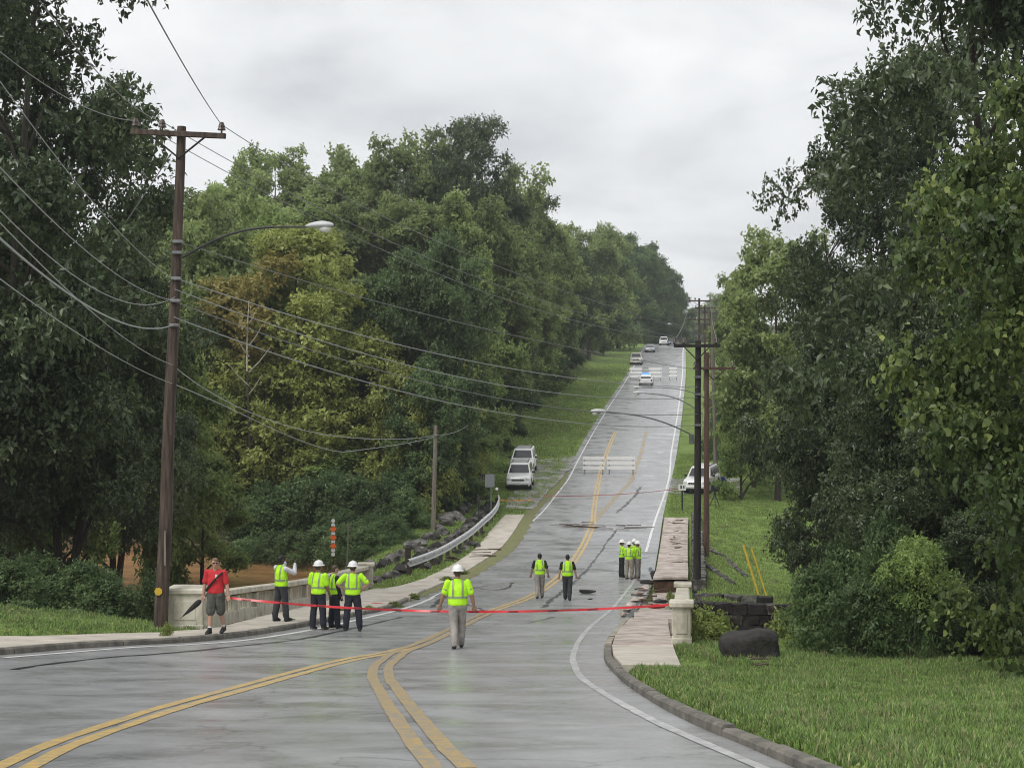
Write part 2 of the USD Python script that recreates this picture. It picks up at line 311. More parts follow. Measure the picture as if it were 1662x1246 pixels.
def marking(name, pts, m, w=.15, offs=(0,), dz=.007, label=None, jit=.006, step=.5):
    p = smooth_path(pts, step)
    for k, o in enumerate(offs):
        obj(name, ribbon(p, o, w, dz, jitter=jit, seed=k), m, kind='structure', label=label)
px = lambda *a: hits(a)[:, :2]
ylL = px((20, 1246), (130, 1196), (250, 1156), (380, 1119), (500, 1086), (570, 1069), (640, 1056), (690, 1042), (740, 1018), (800, 990), (860, 968), (900, 942), (925, 918), (945, 888), (958, 860), (963, 846))
marking('double_yellow_line', ylL, 'yellow_new', .17, (-.13, .13), label='double yellow line sweeping in from the lower left and up the road')
ylR = px((732, 1246), (700, 1212), (664, 1165), (632, 1120), (618, 1092), (624, 1076), (645, 1060), (685, 1044), (735, 1021), (790, 994))
marking('double_yellow_line', ylR, 'yellow_paint', .18, (-.14, .14), dz=.011, label='worn double yellow line curving up from the lower centre')
marking('yellow_line', px((963, 846), (966, 815), (969, 795), (974, 770), (985, 735), (1000, 700)), 'yellow_new', .15, (-.12, .09), label='yellow line on the left of the turn lane')
marking('yellow_line', px((963, 848), (985, 822), (1008, 797), (1023, 780), (1031, 760), (1040, 735), (1048, 700)), 'yellow_paint', .13, (-.08, .1), label='yellow line on the right of the turn lane')
def upto(xs, ys, off, y0, y1, n=60):
    yy = np.linspace(y0, y1, n); return np.column_stack([np.interp(yy, ys, xs) if not callable(xs) else xs(yy) + off, yy])
marking('white_edge_line', px((0, 1066), (100, 1058), (200, 1050), (300, 1045), (370, 1040), (440, 1031), (510, 1019), (600, 999), (660, 984), (700, 968)), 'white_paint', .17, (.12,), label='white edge line along the left kerb of the bend')
marking('white_edge_line', np.vstack([px((700, 969), (771, 930), (823, 891), (840, 869), (878, 833), (905, 800)), upto(XL, None, .5, 124, 350)]), 'white_paint', .10, label='white edge line on the left side of the hill')
marking('white_edge_line', px((1240, 1246), (1155, 1210), (1085, 1180), (1030, 1152), (975, 1121), (940, 1094), (930, 1072), (934, 1050), (950, 1025), (992, 988), (1032, 936)), 'white_worn', .13, label='worn white edge line curving round the right corner')
marking('white_edge_line', np.vstack([px((1048, 895), (1056, 868), (1066, 836), (1079, 800), (1086, 774)), upto(XR, None, -.5, 142, 350)]), 'white_paint', .14, label='white edge line on the right side of the hill')
marking('tar_seam', px((0, 1085), (150, 1066), (260, 1058), (370, 1047), (470, 1036), (560, 1018), (640, 1000)), 'tar', .16, (.25,), dz=.004, jit=.03, label='dark tar seam in the left lane of the bend')
for k, (pts, w) in enumerate([([(700, 985), (740, 960), (790, 950)], .12), ([(930, 945), (960, 915), (985, 880), (1000, 860)], .1), ([(880, 985), (905, 965), (930, 945)], .14), ([(990, 930), (1030, 925)], .07),
                              ([(760, 950), (800, 957), (830, 945)], .1), ([(985, 912), (1050, 905)], .06), ([(900, 880), (980, 884), (1040, 880)], .08), ([(1020, 1000), (1030, 985), (1044, 965)], .22), ([(1040, 790), (1020, 815), (1000, 832)], .16),
                              ([(988, 1050), (1005, 1022), (1022, 1000)], .12), ([(860, 1010), (900, 1000)], .05), ([(1055, 920), (1062, 938)], .18), ([(860, 930), (935, 925)], .06), ([(750, 975), (785, 990)], .05)]):
    marking('pavement_crack', px(*pts), 'tar', w, dz=.004, jit=.06, step=.35, label='dark open crack in the flood-damaged asphalt')

# ---------------------------------------------------------------- plants
def tube(points, radii, sides=7, cap=True):
    p = np.asarray(points, float); r = np.broadcast_to(radii, (len(p),))
    t = np.gradient(p, axis=0); t /= np.linalg.norm(t, axis=1, keepdims=True) + 1e-12
    ref = np.array([0, 0, 1.0]) if abs(t[:, 2]).mean() < .8 else np.array([1.0, 0, 0])
    a = np.cross(t, ref); a /= np.linalg.norm(a, axis=1, keepdims=True) + 1e-12
    b = np.cross(t, a); ang = np.arange(sides) * 2 * np.pi / sides
    v = (p[:, None] + r[:, None, None] * (np.cos(ang)[None, :, None] * a[:, None] + np.sin(ang)[None, :, None] * b[:, None])).reshape(-1, 3)
    n = len(p); f = []
    i, j = np.meshgrid(np.arange(n - 1), np.arange(sides), indexing='ij')
    q = np.stack([i * sides + j, i * sides + (j + 1) % sides, (i + 1) * sides + (j + 1) % sides, (i + 1) * sides + j], -1).reshape(-1, 4)
    f = np.vstack([q[:, [0, 2, 1]], q[:, [0, 3, 2]]])
    if cap:
        v = np.vstack([v, p[:1], p[-1:]]); k = np.arange(sides); e = (n - 1) * sides
        f = np.vstack([f, np.stack([np.full(sides, len(v) - 2), k, (k + 1) % sides], 1), np.stack([np.full(sides, len(v) - 1), e + (k + 1) % sides, e + k], 1)])
    return trimesh.Trimesh(v, f, process=False)
def unit(v): return v / (np.linalg.norm(v, axis=-1, keepdims=True) + 1e-9)

def leaves(pos, axis, nrm, length, width, fold=.18, shape='rhomb'):
    """one small folded leaf for each row of pos: base at pos, along axis, facing nrm"""
    side = unit(np.cross(axis, nrm)); nrm = np.cross(side, axis)
    L, W = np.asarray(length).reshape(-1, 1), np.asarray(width).reshape(-1, 1)
    n = len(pos); o = np.arange(n)[:, None]
    if shape == 'rhomb':
        tip = pos + axis * L - nrm * L * .15
        mid = pos + axis * L * .45
        V = np.stack([pos, mid + side * W / 2 + nrm * W * fold, tip, mid - side * W / 2 + nrm * W * fold], 1)
        F = np.stack([o * 4 + [0, 1, 2], o * 4 + [0, 2, 3]], 1)
        k = 4
    else:   # broad round or lobed leaf: six points
        p1, p2, tip = pos + axis * L * .25, pos + axis * L * .7 - nrm * L * .05, pos + axis * L - nrm * L * .2
        V = np.stack([pos, p1 + side * W * .5 + nrm * W * fold, p2 + side * W * .38 + nrm * W * fold, tip, p2 - side * W * .38 + nrm * W * fold, p1 - side * W * .5 + nrm * W * fold], 1)
        F = np.stack([o * 6 + [0, 1, 2], o * 6 + [0, 2, 3], o * 6 + [0, 3, 4], o * 6 + [0, 4, 5]], 1)
        k = 6
    return V.reshape(-1, 3), F.reshape(-1, 3), k

def crown_cloud(rng, centres, radii, n_sprig, per, length, width, droop, shape, flat=.75, sprig_len=.5, shell=.45, core=None, drop_zone=None):
    """leafy sprigs on lumps: the lump's outer part carries most of them"""
    C, R, lum = [], [], []
    for c, r in zip(centres, radii):
        m = max(3, int(n_sprig * rng.uniform(.75, 1.25)))
        d = unit(rng.normal(size=(m, 3)) * [1, 1, flat] + [0, 0, .12])
        rr = r * (shell + (1 - shell) * rng.random(m) ** .6) * (1 + .28 * (meshkit.noise(d * 2.2 + c, 3) - .5) * 2)
        C.append(c + d * rr[:, None] * [1, 1, flat]); R.append(d); lum.append(np.full(m, rng.random()) * .45)
    C, R, lum = np.vstack(C), np.vstack(R), np.concatenate(lum)
    n = len(C)
    s_axis = unit(R + rng.normal(size=(n, 3)) * .45 + [0, 0, -droop])
    k = per; t = (np.arange(k) + .5) / k
    pos = (C[:, None] + s_axis[:, None] * (t[None, :, None] - .35) * sprig_len * rng.uniform(.7, 1.3, (n, 1, 1))).reshape(-1, 3)
    ax = unit(np.repeat(s_axis, k, 0) * .45 + rng.normal(size=(n * k, 3)) * .8 + [0, 0, -droop * .5])
    out = np.repeat(R, k, 0)
    nm = unit(out * .5 + [0, 0, .75] + rng.normal(size=(n * k, 3)) * .55)
    sc = rng.uniform(.5, 1.35, n * k)
    V, F, kk = leaves(pos, ax, nm, length * sc, width * sc, shape=shape)
    tint = np.clip(np.repeat(lum, k) + rng.normal(.27, .17, n * k) , 0, 1)
    return V, F, np.repeat(tint, kk), np.repeat(out, kk, 0)

def leaf_obj(name, V, F, tint, m, parent, soft=None):
    g = obj(name, (V, F), m, parent, tint=tint)
    if soft is not None:      # shading leans towards the way the spray faces, so lumps read as lumps
        a, b, c = V[F[:, 0]], V[F[:, 1]], V[F[:, 2]]
        fn = unit(np.cross(b - a, c - a)); vn = np.zeros_like(V)
        for q in range(3): np.add.at(vn, F[:, q], fn)
        vn = unit(vn); flip = np.sign((vn * soft).sum(1, keepdims=True)); flip[flip == 0] = 1
        # keep the normal on the leaf's own geometric side
        nn = unit(vn + .55 * soft * flip)
        M = UsdGeom.Mesh(g); M.CreateNormalsAttr(Vt.Vec3fArray.FromNumpy(nn.astype(np.float32))); M.SetNormalsInterpolation('vertex')
    return g

def make_tree(name, label, seed, H=16.0, base=.28, R=5.0, lumps=60, lump_r=(.22, .36), sprigs=45, per=9, leaf=(.24, .13), droop=.15, shape='rhomb', m='leaf_mid', prof=None, trunk=.28, forks=1,
              lean=.03, flat=.75, sprig_len=.7, second=None, bark='bark', category='tree', shell=.45, limbs=18, group=None, stems=None, boughs=0):
    rng = np.random.default_rng(seed)
    t = thing(name, label, category, group=group)
    prof = prof or [(0, .45), (.25, .95), (.5, 1.0), (.75, .78), (.92, .42), (1, .1)]
    pt, pr = zip(*prof)
    zb = base * H
    C, RR = [], []
    while len(C) < (boughs or lumps):
        u = rng.random() ** .9; ang = rng.uniform(0, 2 * np.pi)
        lr = R * rng.uniform(*lump_r)
        rad = max(0, R * np.interp(u, pt, pr) * (1 + .3 * (meshkit.noise(np.array([np.cos(ang) * 1.6, np.sin(ang) * 1.6, u * 4 + seed]), 1) - .5) * 2) - lr * .6)
        rad *= rng.uniform(.35, 1.0) ** .55
        C.append([rad * np.cos(ang), rad * np.sin(ang), zb + u * (H - zb) - lr * .5 * u]); RR.append(lr * (1.0 - .25 * u))
    C, RR = np.array(C), np.array(RR)
    if boughs:                                            # foliage gathers along a few big boughs, with hollows between them
        B, BR = C, RR; C, RR = [], []
        for i in range(lumps):
            k = i % boughs; r = BR[k]; out = unit(B[k] * [1, 1, .25] + [0, 0, -.25 * (zb + H) * .5 + B[k][2] * .12]); a = rng.uniform(-.9, .75)
            p = B[k] + out * a * R * .30 + rng.normal(0, 1, 3) * R * [.10, .10, .075]
            C.append(p); RR.append(r * rng.uniform(.55, .95) * (1 - .25 * max(a, 0)))
        C, RR = np.array(C), np.array(RR); C[:, 2] = np.clip(C[:, 2], zb * .8, H)
    # wood
    wood = []
    n_st = stems or 1
    for sidx in range(n_st):
        a0 = rng.uniform(0, 2 * np.pi); spread = 0 if n_st == 1 else R * .35
        zz = np.linspace(0, H * .86, 9); f = zz / zz[-1]
        path = np.stack([np.cos(a0) * spread * f ** 1.2 + lean * H * f * rng.normal() + .15 * np.sin(f * 5 + sidx), np.sin(a0) * spread * f ** 1.2 + .15 * np.cos(f * 4 + sidx) - .15, zz], 1)
        rad = trunk * (1 - .88 * f) / (n_st ** .4); rad[0] *= 1.35
        path[0, 2] = -.4
        wood.append(tube(path, rad, 8))
        order = rng.permutation(len(C))[:limbs // n_st]
        for i in order:
            c = C[i]; zs = np.clip(c[2] - np.hypot(c[0], c[1]) * rng.uniform(.5, .9), base * H * .55, H * .8)
            p0 = np.array([np.interp(zs, zz, path[:, 0]), np.interp(zs, zz, path[:, 1]), zs]); r0 = np.interp(zs, zz, rad) * .55
            s = np.linspace(0, 1, 6)[:, None]
            q = p0 * (1 - s) + c * s; q[:, 2] += (np.sin(s[:, 0] * np.pi) * .08 * np.linalg.norm(c - p0)); q[1:-1] += rng.normal(0, .06 * R * .2, (4, 3))
            wood.append(tube(q, np.linspace(r0, r0 * .22 + .008, 6), 5))
    obj('trunk', cat_(wood), bark, t, smooth=True)
    if second:                                            # a patch of another colour in the same crown
        sel = second[0](C / [R, R, H])
        V, F, ti, so = crown_cloud(rng, C[~sel], RR[~sel], sprigs, per, *leaf, droop, shape, flat, sprig_len, shell); leaf_obj('crown', V, F, ti, m, t, so)
        if sel.any():
            V, F, ti, so = crown_cloud(rng, C[sel], RR[sel], sprigs, per, *leaf, droop, shape, flat, sprig_len, shell); leaf_obj('crown', V, F, ti, second[1], t, so)
    else:
        V, F, ti, so = crown_cloud(rng, C, RR, sprigs, per, *leaf, droop, shape, flat, sprig_len, shell); leaf_obj('crown', V, F, ti, m, t, so)
    return t

# prototypes live in classes that are never drawn themselves
def as_class(root):
    stage.GetPrimAtPath(root.GetPath()).SetSpecifier(Sdf.SpecifierClass); return root
PROTO = {}
def proto(key, **kw):
    global thing
    keep = thing
    def class_thing(name, label, cat, loc=(0, 0, 0), rotz=0.0, group=None, scale=None):
        p = stage.CreateClassPrim(numbered('/World/Looks/' + name)); p.SetTypeName('Xform'); return p
    thing = class_thing
    try: t = make_tree(key, '', **kw)
    finally: thing = keep
    PROTO[key] = (t, kw['H'], kw['R'])
OAK = [(0, .6), (.2, .95), (.45, 1.0), (.7, .92), (.9, .65), (1, .3)]
TALL = [(0, .5), (.2, .85), (.45, 1.0), (.7, .95), (.88, .72), (1, .38)]
LOW = [(0, .85), (.15, 1.0), (.4, 1.0), (.65, .9), (.85, .68), (1, .35)]
SHR = [(0, 1.0), (.3, 1.0), (.6, .85), (.85, .55), (1, .25)]
proto('near_oak', seed=11, H=20, R=6.5, base=.22, lumps=160, lump_r=(.17, .28), sprigs=54, per=12, leaf=(.20, .11), m='leaf_dark', prof=OAK, boughs=46, trunk=.34, sprig_len=.75, droop=.15, limbs=34, stems=2)
proto('near_oak_low', seed=12, H=14, R=5.2, base=.05, lumps=130, lump_r=(.18, .30), sprigs=54, per=12, leaf=(.19, .11), m='leaf_dark', prof=LOW, boughs=38, trunk=.26, sprig_len=.7, droop=.15, limbs=26)
proto('near_mulberry', seed=13, H=9, R=3.6, base=.02, lumps=110, lump_r=(.15, .26), sprigs=40, per=9, leaf=(.135, .11), m='leaf_bright', prof=LOW, boughs=34, trunk=.16, sprig_len=.8, droop=.35, shape='broad', limbs=22)
proto('leafy_tree', seed=21, H=16, R=5.2, base=.10, lumps=84, boughs=24, lump_r=(.2, .34), sprigs=46, per=9, leaf=(.34, .2), m='leaf_mid', prof=LOW, sprig_len=.9)
proto('leafy_tree_tall', seed=22, H=22, R=5.2, base=.16, lumps=120, boughs=50, lump_r=(.2, .33), sprigs=42, per=9, leaf=(.36, .22), m='leaf_far', prof=TALL, sprig_len=.95)
proto('leafy_tree_round', seed=23, H=15, R=5.6, base=.1, lumps=96, boughs=40, lump_r=(.22, .38), sprigs=46, per=9, leaf=(.36, .22), m='leaf_far', prof=OAK, sprig_len=.9)
proto('dark_tree', seed=24, H=17, R=5.6, base=.08, lumps=84, boughs=24, lump_r=(.22, .36), sprigs=46, per=9, leaf=(.34, .2), m='leaf_shrub', prof=OAK, sprig_len=.9)
proto('yellowing_tree', seed=25, H=17, R=5.6, base=.05, lumps=90, lump_r=(.17, .28), sprigs=44, per=9, leaf=(.27, .17), m='leaf_yellow', prof=OAK, sprig_len=.8,
      second=(lambda q: (q[:, 0] < -.2 + .25 * np.sin(q[:, 2] * 40)) & (q[:, 2] > .5) & (q[:, 2] < .86) & (q[:, 1] < .3), 'leaf_rust'))
proto('yellowish_tree', seed=26, H=11, R=4.2, base=.03, lumps=60, lump_r=(.19, .32), sprigs=42, per=9, leaf=(.26, .16), m='leaf_yellow', prof=LOW, sprig_len=.75, trunk=.18)
proto('shrub', seed=31, H=3.2, R=2.0, base=.0, lumps=26, lump_r=(.26, .42), sprigs=34, per=9, leaf=(.16, .08), m='leaf_shrub', prof=SHR, trunk=.05, sprig_len=.5, limbs=10, stems=3, droop=.2)
proto('shrub_arching', seed=32, H=3.0, R=2.2, base=.0, lumps=24, lump_r=(.24, .4), sprigs=34, per=10, leaf=(.20, .07), m='leaf_mid', prof=SHR, trunk=.05, sprig_len=.6, limbs=12, stems=3, droop=.6)
proto('weed_clump', seed=33, H=1.1, R=1.0, base=.0, lumps=14, lump_r=(.3, .45), sprigs=22, per=7, leaf=(.15, .08), m='leaf_weed', prof=SHR, trunk=.02, sprig_len=.35, limbs=6, stems=3, droop=.1)
NT = [0]; VERGE = True
def plant(key, name, label, px_, top, d, width=None, group=None, sink=.3, rot=None, cat='tree', gz=None, zscale=None):
    """a tree at distance d whose axis is seen at px_ and whose top is seen at top"""
    t, H, R = PROTO[key]
    x = (px_ - CX) / FPX * d; zb = float(G(x, d)) - sink if gz is None else gz
    for _ in range(3):
        h = (CY - top) / FPX * d - zb
        sz = h / H; sx = sz if width is None else max(width * d / FPX / (2 * R * .95), .74 * sz)
        hw = R * sx * FPX / d * 1.0
        if px_ < 1112 and 90 < d < 340:                # nothing of the left woods grows on the grass verge
            px_ = min(px_, np.interp(d, [90, 100, 116, 137, 156, 178, 205, 232, 262, 300, 335], [765, 775, 797, 842, 880, 908, 945, 975, 1005, 1035, 1080]) - .95 * hw)
        elif px_ > 1112 and d < 400:                   # nor on the lawns to the right of the road
            px_ = max(px_, np.interp(d, [24, 34, 44, 56, 72, 90, 112, 150, 170, 400], [1440, 1410, 1335, 1290, 1258, 1232, 1165, 1150, 1146, 1150]) + (.9 if top > 300 else .84) * hw)
        x = (px_ - CX) / FPX * d; zb = float(G(x, d)) - sink if gz is None else gz
    NT[0] += 1
    rot = (NT[0] * 2.399) % (2 * np.pi) if rot is None else rot
    return dup(t, name, label, cat, (x, d, zb), rot, (sx, sx, sz), group)

HILL = 'trees crowded together on the wooded hillside'
ORD = ('first', 'second', 'third', 'fourth', 'fifth', 'sixth', 'seventh', 'eighth')
def forest(rows, name, label, group):
    order = sorted(range(len(rows)), key=lambda i: rows[i][0])
    for i, r in enumerate(rows):
        nth = ORD[order.index(i)] if len(rows) < 9 else ''
        plant(r[3], name, f'{label}, {nth} from the left' if nth else label, r[0], r[1], r[2], r[4], group)
# the ridge against the sky
forest([(300, 320, 150, 'leafy_tree_round', 190), (355, 285, 165, 'leafy_tree_tall', 150), (400, 262, 172, 'leafy_tree_round', 130), (448, 224, 180, 'leafy_tree_tall', 130), (500, 262, 178, 'leafy_tree_tall', 130), (550, 255, 182, 'leafy_tree_round', 140), (600, 247, 175, 'leafy_tree_tall', 140),
        (655, 212, 168, 'leafy_tree_tall', 160), (700, 236, 172, 'leafy_tree_round', 130), (825, 285, 185, 'leafy_tree_tall', 120), (868, 308, 192, 'leafy_tree_tall', 110), (930, 352, 212, 'leafy_tree_tall', 100), (955, 358, 262, 'leafy_tree_tall', 100), (985, 374, 300, 'leafy_tree_round', 90)],
       'forest_tree', 'tall leafy tree of the row along the top of the wooded hill', 'trees along the top of the wooded hill')
plant('near_oak', 'forest_tree', 'tallest tree on the hill, with an open rounded crown against the sky', 765, 200, 160, 165)
plant('leafy_tree_round', 'forest_tree', 'small round treetop standing above its neighbours on the hill skyline', 912, 288, 198, 60)
# dark rounded trees at the crest by the road
forest([(985, 385, 232, 'dark_tree', 130), (1030, 388, 280, 'dark_tree', 120), (1055, 398, 385, 'dark_tree', 90), (1078, 425, 400, 'dark_tree', 72), (1000, 440, 240, 'dark_tree', 110), (1040, 430, 310, 'dark_tree', 90), (1092, 455, 430, 'dark_tree', 50), (1008, 384, 350, 'dark_tree', 110), (1034, 388, 360, 'dark_tree', 100), (1066, 470, 372, 'dark_tree', 60)],
       'dark_tree', 'dark rounded tree beside the road just below the crest', 'dark trees below the crest')
# the slope
forest([(-90, 330, 130, 'leafy_tree_tall', 200), (-20, 360, 125, 'leafy_tree_tall', 200), (60, 350, 135, 'leafy_tree_round', 200), (130, 370, 120, 'leafy_tree_tall', 180), (200, 350, 130, 'leafy_tree_tall', 180), (250, 330, 140, 'leafy_tree_round', 180)],
       'forest_tree', 'leafy tree of the wood glimpsed beyond the dark oaks at left', 'trees of the wood beyond the dark oaks')
forest([(300, 400, 118, 'leafy_tree_tall', 190), (350, 335, 112, 'leafy_tree_round', 200), (420, 345, 120, 'leafy_tree_round', 150), (470, 320, 140, 'leafy_tree_tall', 160), (540, 310, 142, 'leafy_tree_tall', 170), (610, 315, 140, 'leafy_tree_tall', 160), (670, 300, 142, 'leafy_tree_tall', 170),
        (730, 300, 145, 'leafy_tree_tall', 160), (800, 305, 150, 'leafy_tree_tall', 160), (860, 340, 155, 'leafy_tree_tall', 150), (915, 370, 172, 'leafy_tree_tall', 130), (950, 400, 185, 'leafy_tree_tall', 120)],
       'forest_tree', 'leafy green tree in the middle of the wooded slope', 'trees in the middle of the wooded slope')
forest([(640, 415, 112, 'dark_tree', 170), (705, 425, 108, 'dark_tree', 180), (770, 402, 116, 'dark_tree', 180), (840, 385, 124, 'dark_tree', 170)],
       'dark_tree', 'dark broad tree halfway up the slope above the white cars', 'dark broad trees halfway up the slope')
forest([(900, 420, 136, 'leafy_tree', 150), (945, 425, 150, 'leafy_tree_tall', 130), (975, 440, 165, 'leafy_tree', 100), (960, 500, 178, 'leafy_tree', 110), (1000, 480, 205, 'dark_tree', 90), (925, 510, 155, 'dark_tree', 120), (985, 500, 190, 'dark_tree', 70)],
       'forest_tree', 'green tree at the forest edge above the grass verge', 'trees at the forest edge above the grass verge')
forest([(745, 585, 102, 'dark_tree', 150), (800, 610, 108, 'leafy_tree', 150), (880, 575, 128, 'leafy_tree', 110), (840, 640, 116, 'dark_tree', 120), (770, 660, 104, 'dark_tree', 140), (715, 690, 108, 'dark_tree', 120), (905, 600, 140, 'dark_tree', 80)],
       'forest_tree', 'low branching tree at the bottom of the wooded slope', 'low trees at the bottom of the wooded slope')
plant('yellowish_tree', 'yellowish_tree', 'small yellow-green tree at the forest edge by the grass verge', 850, 568, 114, 95)
# the yellow-green trees across the creek
plant('yellowing_tree', 'yellowing_tree', 'big yellow-green tree with rust-coloured leaves on its upper left', 482, 366, 108, 330, rot=.2)
for q in [(590, 530, 108, 190), (560, 640, 105, 170), (655, 590, 104, 150), (430, 590, 105, 170), (335, 560, 105, 180), (500, 560, 106, 170), (690, 640, 102, 120), (380, 680, 105, 150)]:
    plant('yellowish_tree', 'yellowish_tree', 'leafy yellow-green tree across the creek behind the bridge', *q[:3], q[3], 'yellow-green trees across the creek')
for q in [(420, 740, 107, 150), (490, 750, 107, 150), (560, 725, 104, 150), (630, 730, 112, 130), (330, 730, 84, 150), (640, 770, 108, 120)]:
    plant('leafy_tree', 'creekside_tree', 'low green tree with branches down to the creek bank', *q[:3], q[3], 'low green trees on the creek bank')
# the dark trees at the left edge
plant('near_oak', 'dark_oak', 'tall dark oak with sky showing through, behind the utility pole', -30, -300, 54, 660, rot=.6)
plant('near_oak', 'dark_oak', 'second dark oak, lower and just right of the tall one', 105, 150, 60, 400, rot=2.6)
for q in [(-150, 100, 64, None, 'near_oak'), (185, 400, 74, 300, 'near_oak'), (20, 440, 76, 330, 'dark_tree'), (255, 520, 80, 210, 'leafy_tree'), (95, 560, 68, 230, 'leafy_tree')]:
    plant(q[4], 'shade_tree', 'dark shade tree in the thicket behind the tall oak', *q[:3], q[3], 'dark trees behind the tall oak')
# right side
plant('leafy_tree_tall', 'right_hand_tree', 'grey-green tree with a rounded top beside the far utility poles', 1262, 350, 112, 175)
plant('leafy_tree_tall', 'right_hand_tree', 'distant grey-green tree rising behind the far utility poles', 1195, 430, 165, 90)
for q in [(1180, 560, 150, 70), (1215, 520, 118, 110), (1200, 640, 112, 80), (1165, 615, 140, 60)]:
    plant('leafy_tree', 'right_hand_tree', 'leafy tree leaning out behind the poles on the right verge', *q[:3], q[3], 'leafy trees behind the poles on the right verge')
plant('near_oak', 'right_hand_oak', 'tall dark oak filling the upper right, seen against the sky', 1525, -420, 46, 760, rot=3.3)
plant('near_oak', 'right_hand_oak', 'dark oak on the right with a branch reaching out to the left', 1415, 90, 58, 470, rot=4.0)
plant('near_oak', 'right_hand_oak', 'lower dark oak joining the tall right-hand oaks to the grey-green tree', 1385, 270, 64, 330, rot=5.2)
for q in [(1310, 420, 72, 250), (1400, 500, 52, 300), (1285, 610, 62, 230), (1500, 470, 44, 330), (1380, 720, 48, 240), (1590, 560, 38, 330), (1680, 420, 40, 330), (1310, 800, 54, 170), (1620, 800, 34, 240), (1490, 760, 40, 260)]:
    plant('near_oak_low', 'thicket_tree', 'dark low tree in the thicket along the right lawn', *q[:3], q[3], 'dark low trees along the right lawn')
plant('near_mulberry', 'bright_leaved_tree', 'bright yellow-green broad-leaved tree at the right edge', 1690, 165, 27, 400, rot=2.1)
# far beyond the crest
for q in [(1112, 505, 640, 60), (1140, 498, 660, 60), (1085, 510, 650, 60), (1165, 480, 620, 60), (1125, 515, 560, 40), (1150, 512, 560, 40), (1185, 470, 420, 60), (1160, 500, 430, 40)]:
    plant('leafy_tree_round', 'distant_tree', 'hazy tree on the far ridge beyond the crest', *q[:3], q[3], 'hazy trees on the far ridge')

# ---------------------------------------------------------------- kerbs, pavements, bridge
mat('concrete', (.36, .325, .275), (.45, .41, .35), scale=1.1, rough=.7, bump=.4, bscale=14, c3=(.52, .475, .41))
mat('concrete_old', (.16, .145, .11), (.30, .275, .22), scale=2.2, rough=.85, bump=.6, bscale=12, c3=(.40, .37, .30))
mat('rail_concrete', (.34, .315, .25), (.50, .47, .385), scale=2.6, rough=.85, bump=.5, bscale=16, c3=(.60, .57, .48), stretch=(1, 1, .5))
mat('pink_concrete', (.25, .20, .165), (.41, .345, .30), scale=1.7, rough=.55, bump=.4, bscale=12, c3=(.54, .47, .42))
mat('kerb_stone', (.085, .08, .068), (.20, .185, .155), scale=3.0, rough=.8, bump=.6, bscale=18)
mat('soil', (.055, .030, .018), (.14, .075, .045), scale=4, rough=.95, bump=1.0, bscale=14)
mat('dark_stone', (.022, .020, .018), (.060, .056, .050), scale=3.2, rough=.7, bump=1.0, bscale=9, c3=(.17, .16, .145))
mat('grey_stone', (.030, .029, .027), (.095, .09, .082), scale=2.6, rough=.75, bump=1.0, bscale=9, c3=(.22, .21, .19))
mat('black_stone', (.010, .009, .008), (.030, .027, .024), scale=5, rough=.8, bump=1.0, bscale=16)
mat('gravel', (.15, .15, .145), (.24, .24, .23), scale=.9, rough=.8, bump=1.0, bscale=30, c3=(.32, .315, .30))

def slab(a0, a1, b1, b0, top=.15, thick=.22, tilt=(0, 0), f=Zs):
    """a slab between two points of its inner edge (a0, a1) and of its outer edge (b0, b1), chamfered"""
    q = np.array([a0, a1, b1, b0], float)
    c = q.mean(0); u = q + (c - q) * .0
    z = f(u[:, 0], u[:, 1]) + top
    z = z + (u - c) @ np.array(tilt)
    ins = u + unit(c - u) * .025
    V = np.vstack([np.column_stack([u, z - thick]), np.column_stack([u, z - .02]), np.column_stack([ins, z])])
    F = [[0, 3, 2], [0, 2, 1]]
    for r in (0, 4):
        for k in range(4):
            n = (k + 1) % 4; F += [[r + k, r + n, r + 4 + n], [r + k, r + 4 + n, r + 4 + k]]
    F += [[8, 9, 10], [8, 10, 11]]
    m = trimesh.Trimesh(V, F, process=False)
    if m.volume < 0: m.invert()
    return m
def kerb(parent, yy, X, side, h=.14, w=.17, down=.3, seg=1.9, m='kerb_stone', f=Zs, seed=0):
    rng = np.random.default_rng(seed)
    y = np.linspace(*yy, 400); p = np.column_stack([X(y), y]); s = np.concatenate([[0], np.cumsum(np.hypot(*np.diff(p, axis=0).T))])
    n = max(1, int(s[-1] / seg))
    for k in range(n):
        q = np.linspace(s[-1] * k / n + .012, s[-1] * (k + 1) / n - .012, 5)
        c = np.stack([np.interp(q, s, p[:, i]) for i in range(2)], 1)
        t = np.gradient(c, axis=0); t /= np.linalg.norm(t, axis=1, keepdims=True); nrm = np.stack([-t[:, 1], t[:, 0]], 1) * side
        z = f(c[:, 0], c[:, 1]); hh = h + rng.normal(0, .008)
        prof = [(0.0, -down), (0.006, hh - .03), (.035, hh), (w, hh), (w, -down)]
        P = np.stack([np.column_stack([c + nrm * a, z + b]) for a, b in prof] + [np.column_stack([c, z - down])], 1)
        V, F = grid_mesh(P); F = np.vstack([F[:, [0, 1, 2]], F[:, [0, 2, 3]]])
        e = len(prof) + 1
        for base in (0, 4 * e): F = np.vstack([F, [[base, base + i, base + i + 1] for i in range(1, e - 1)]])
        mm = trimesh.Trimesh(V, F, process=False); mm.fix_normals()
        obj('kerbstone', mm, m, parent)
def struct(name, label): return tag(UsdGeom.Xform.Define(stage, numbered('/World/' + name)), label, None, None, 'structure')

kl = struct('kerb', 'weathered stone kerb along the left pavement'); kerb(kl, (30.5, 62), XL, 1, h=.13, seed=1)
kr = struct('kerb', 'dark stone kerb curving round the right-hand lawn'); kerb(kr, (9, 36), XR, -1, h=.105, w=.15, seed=2)
kerb(kr, (36.2, 50), XR, -1, h=.12, seed=3, m='concrete_old')

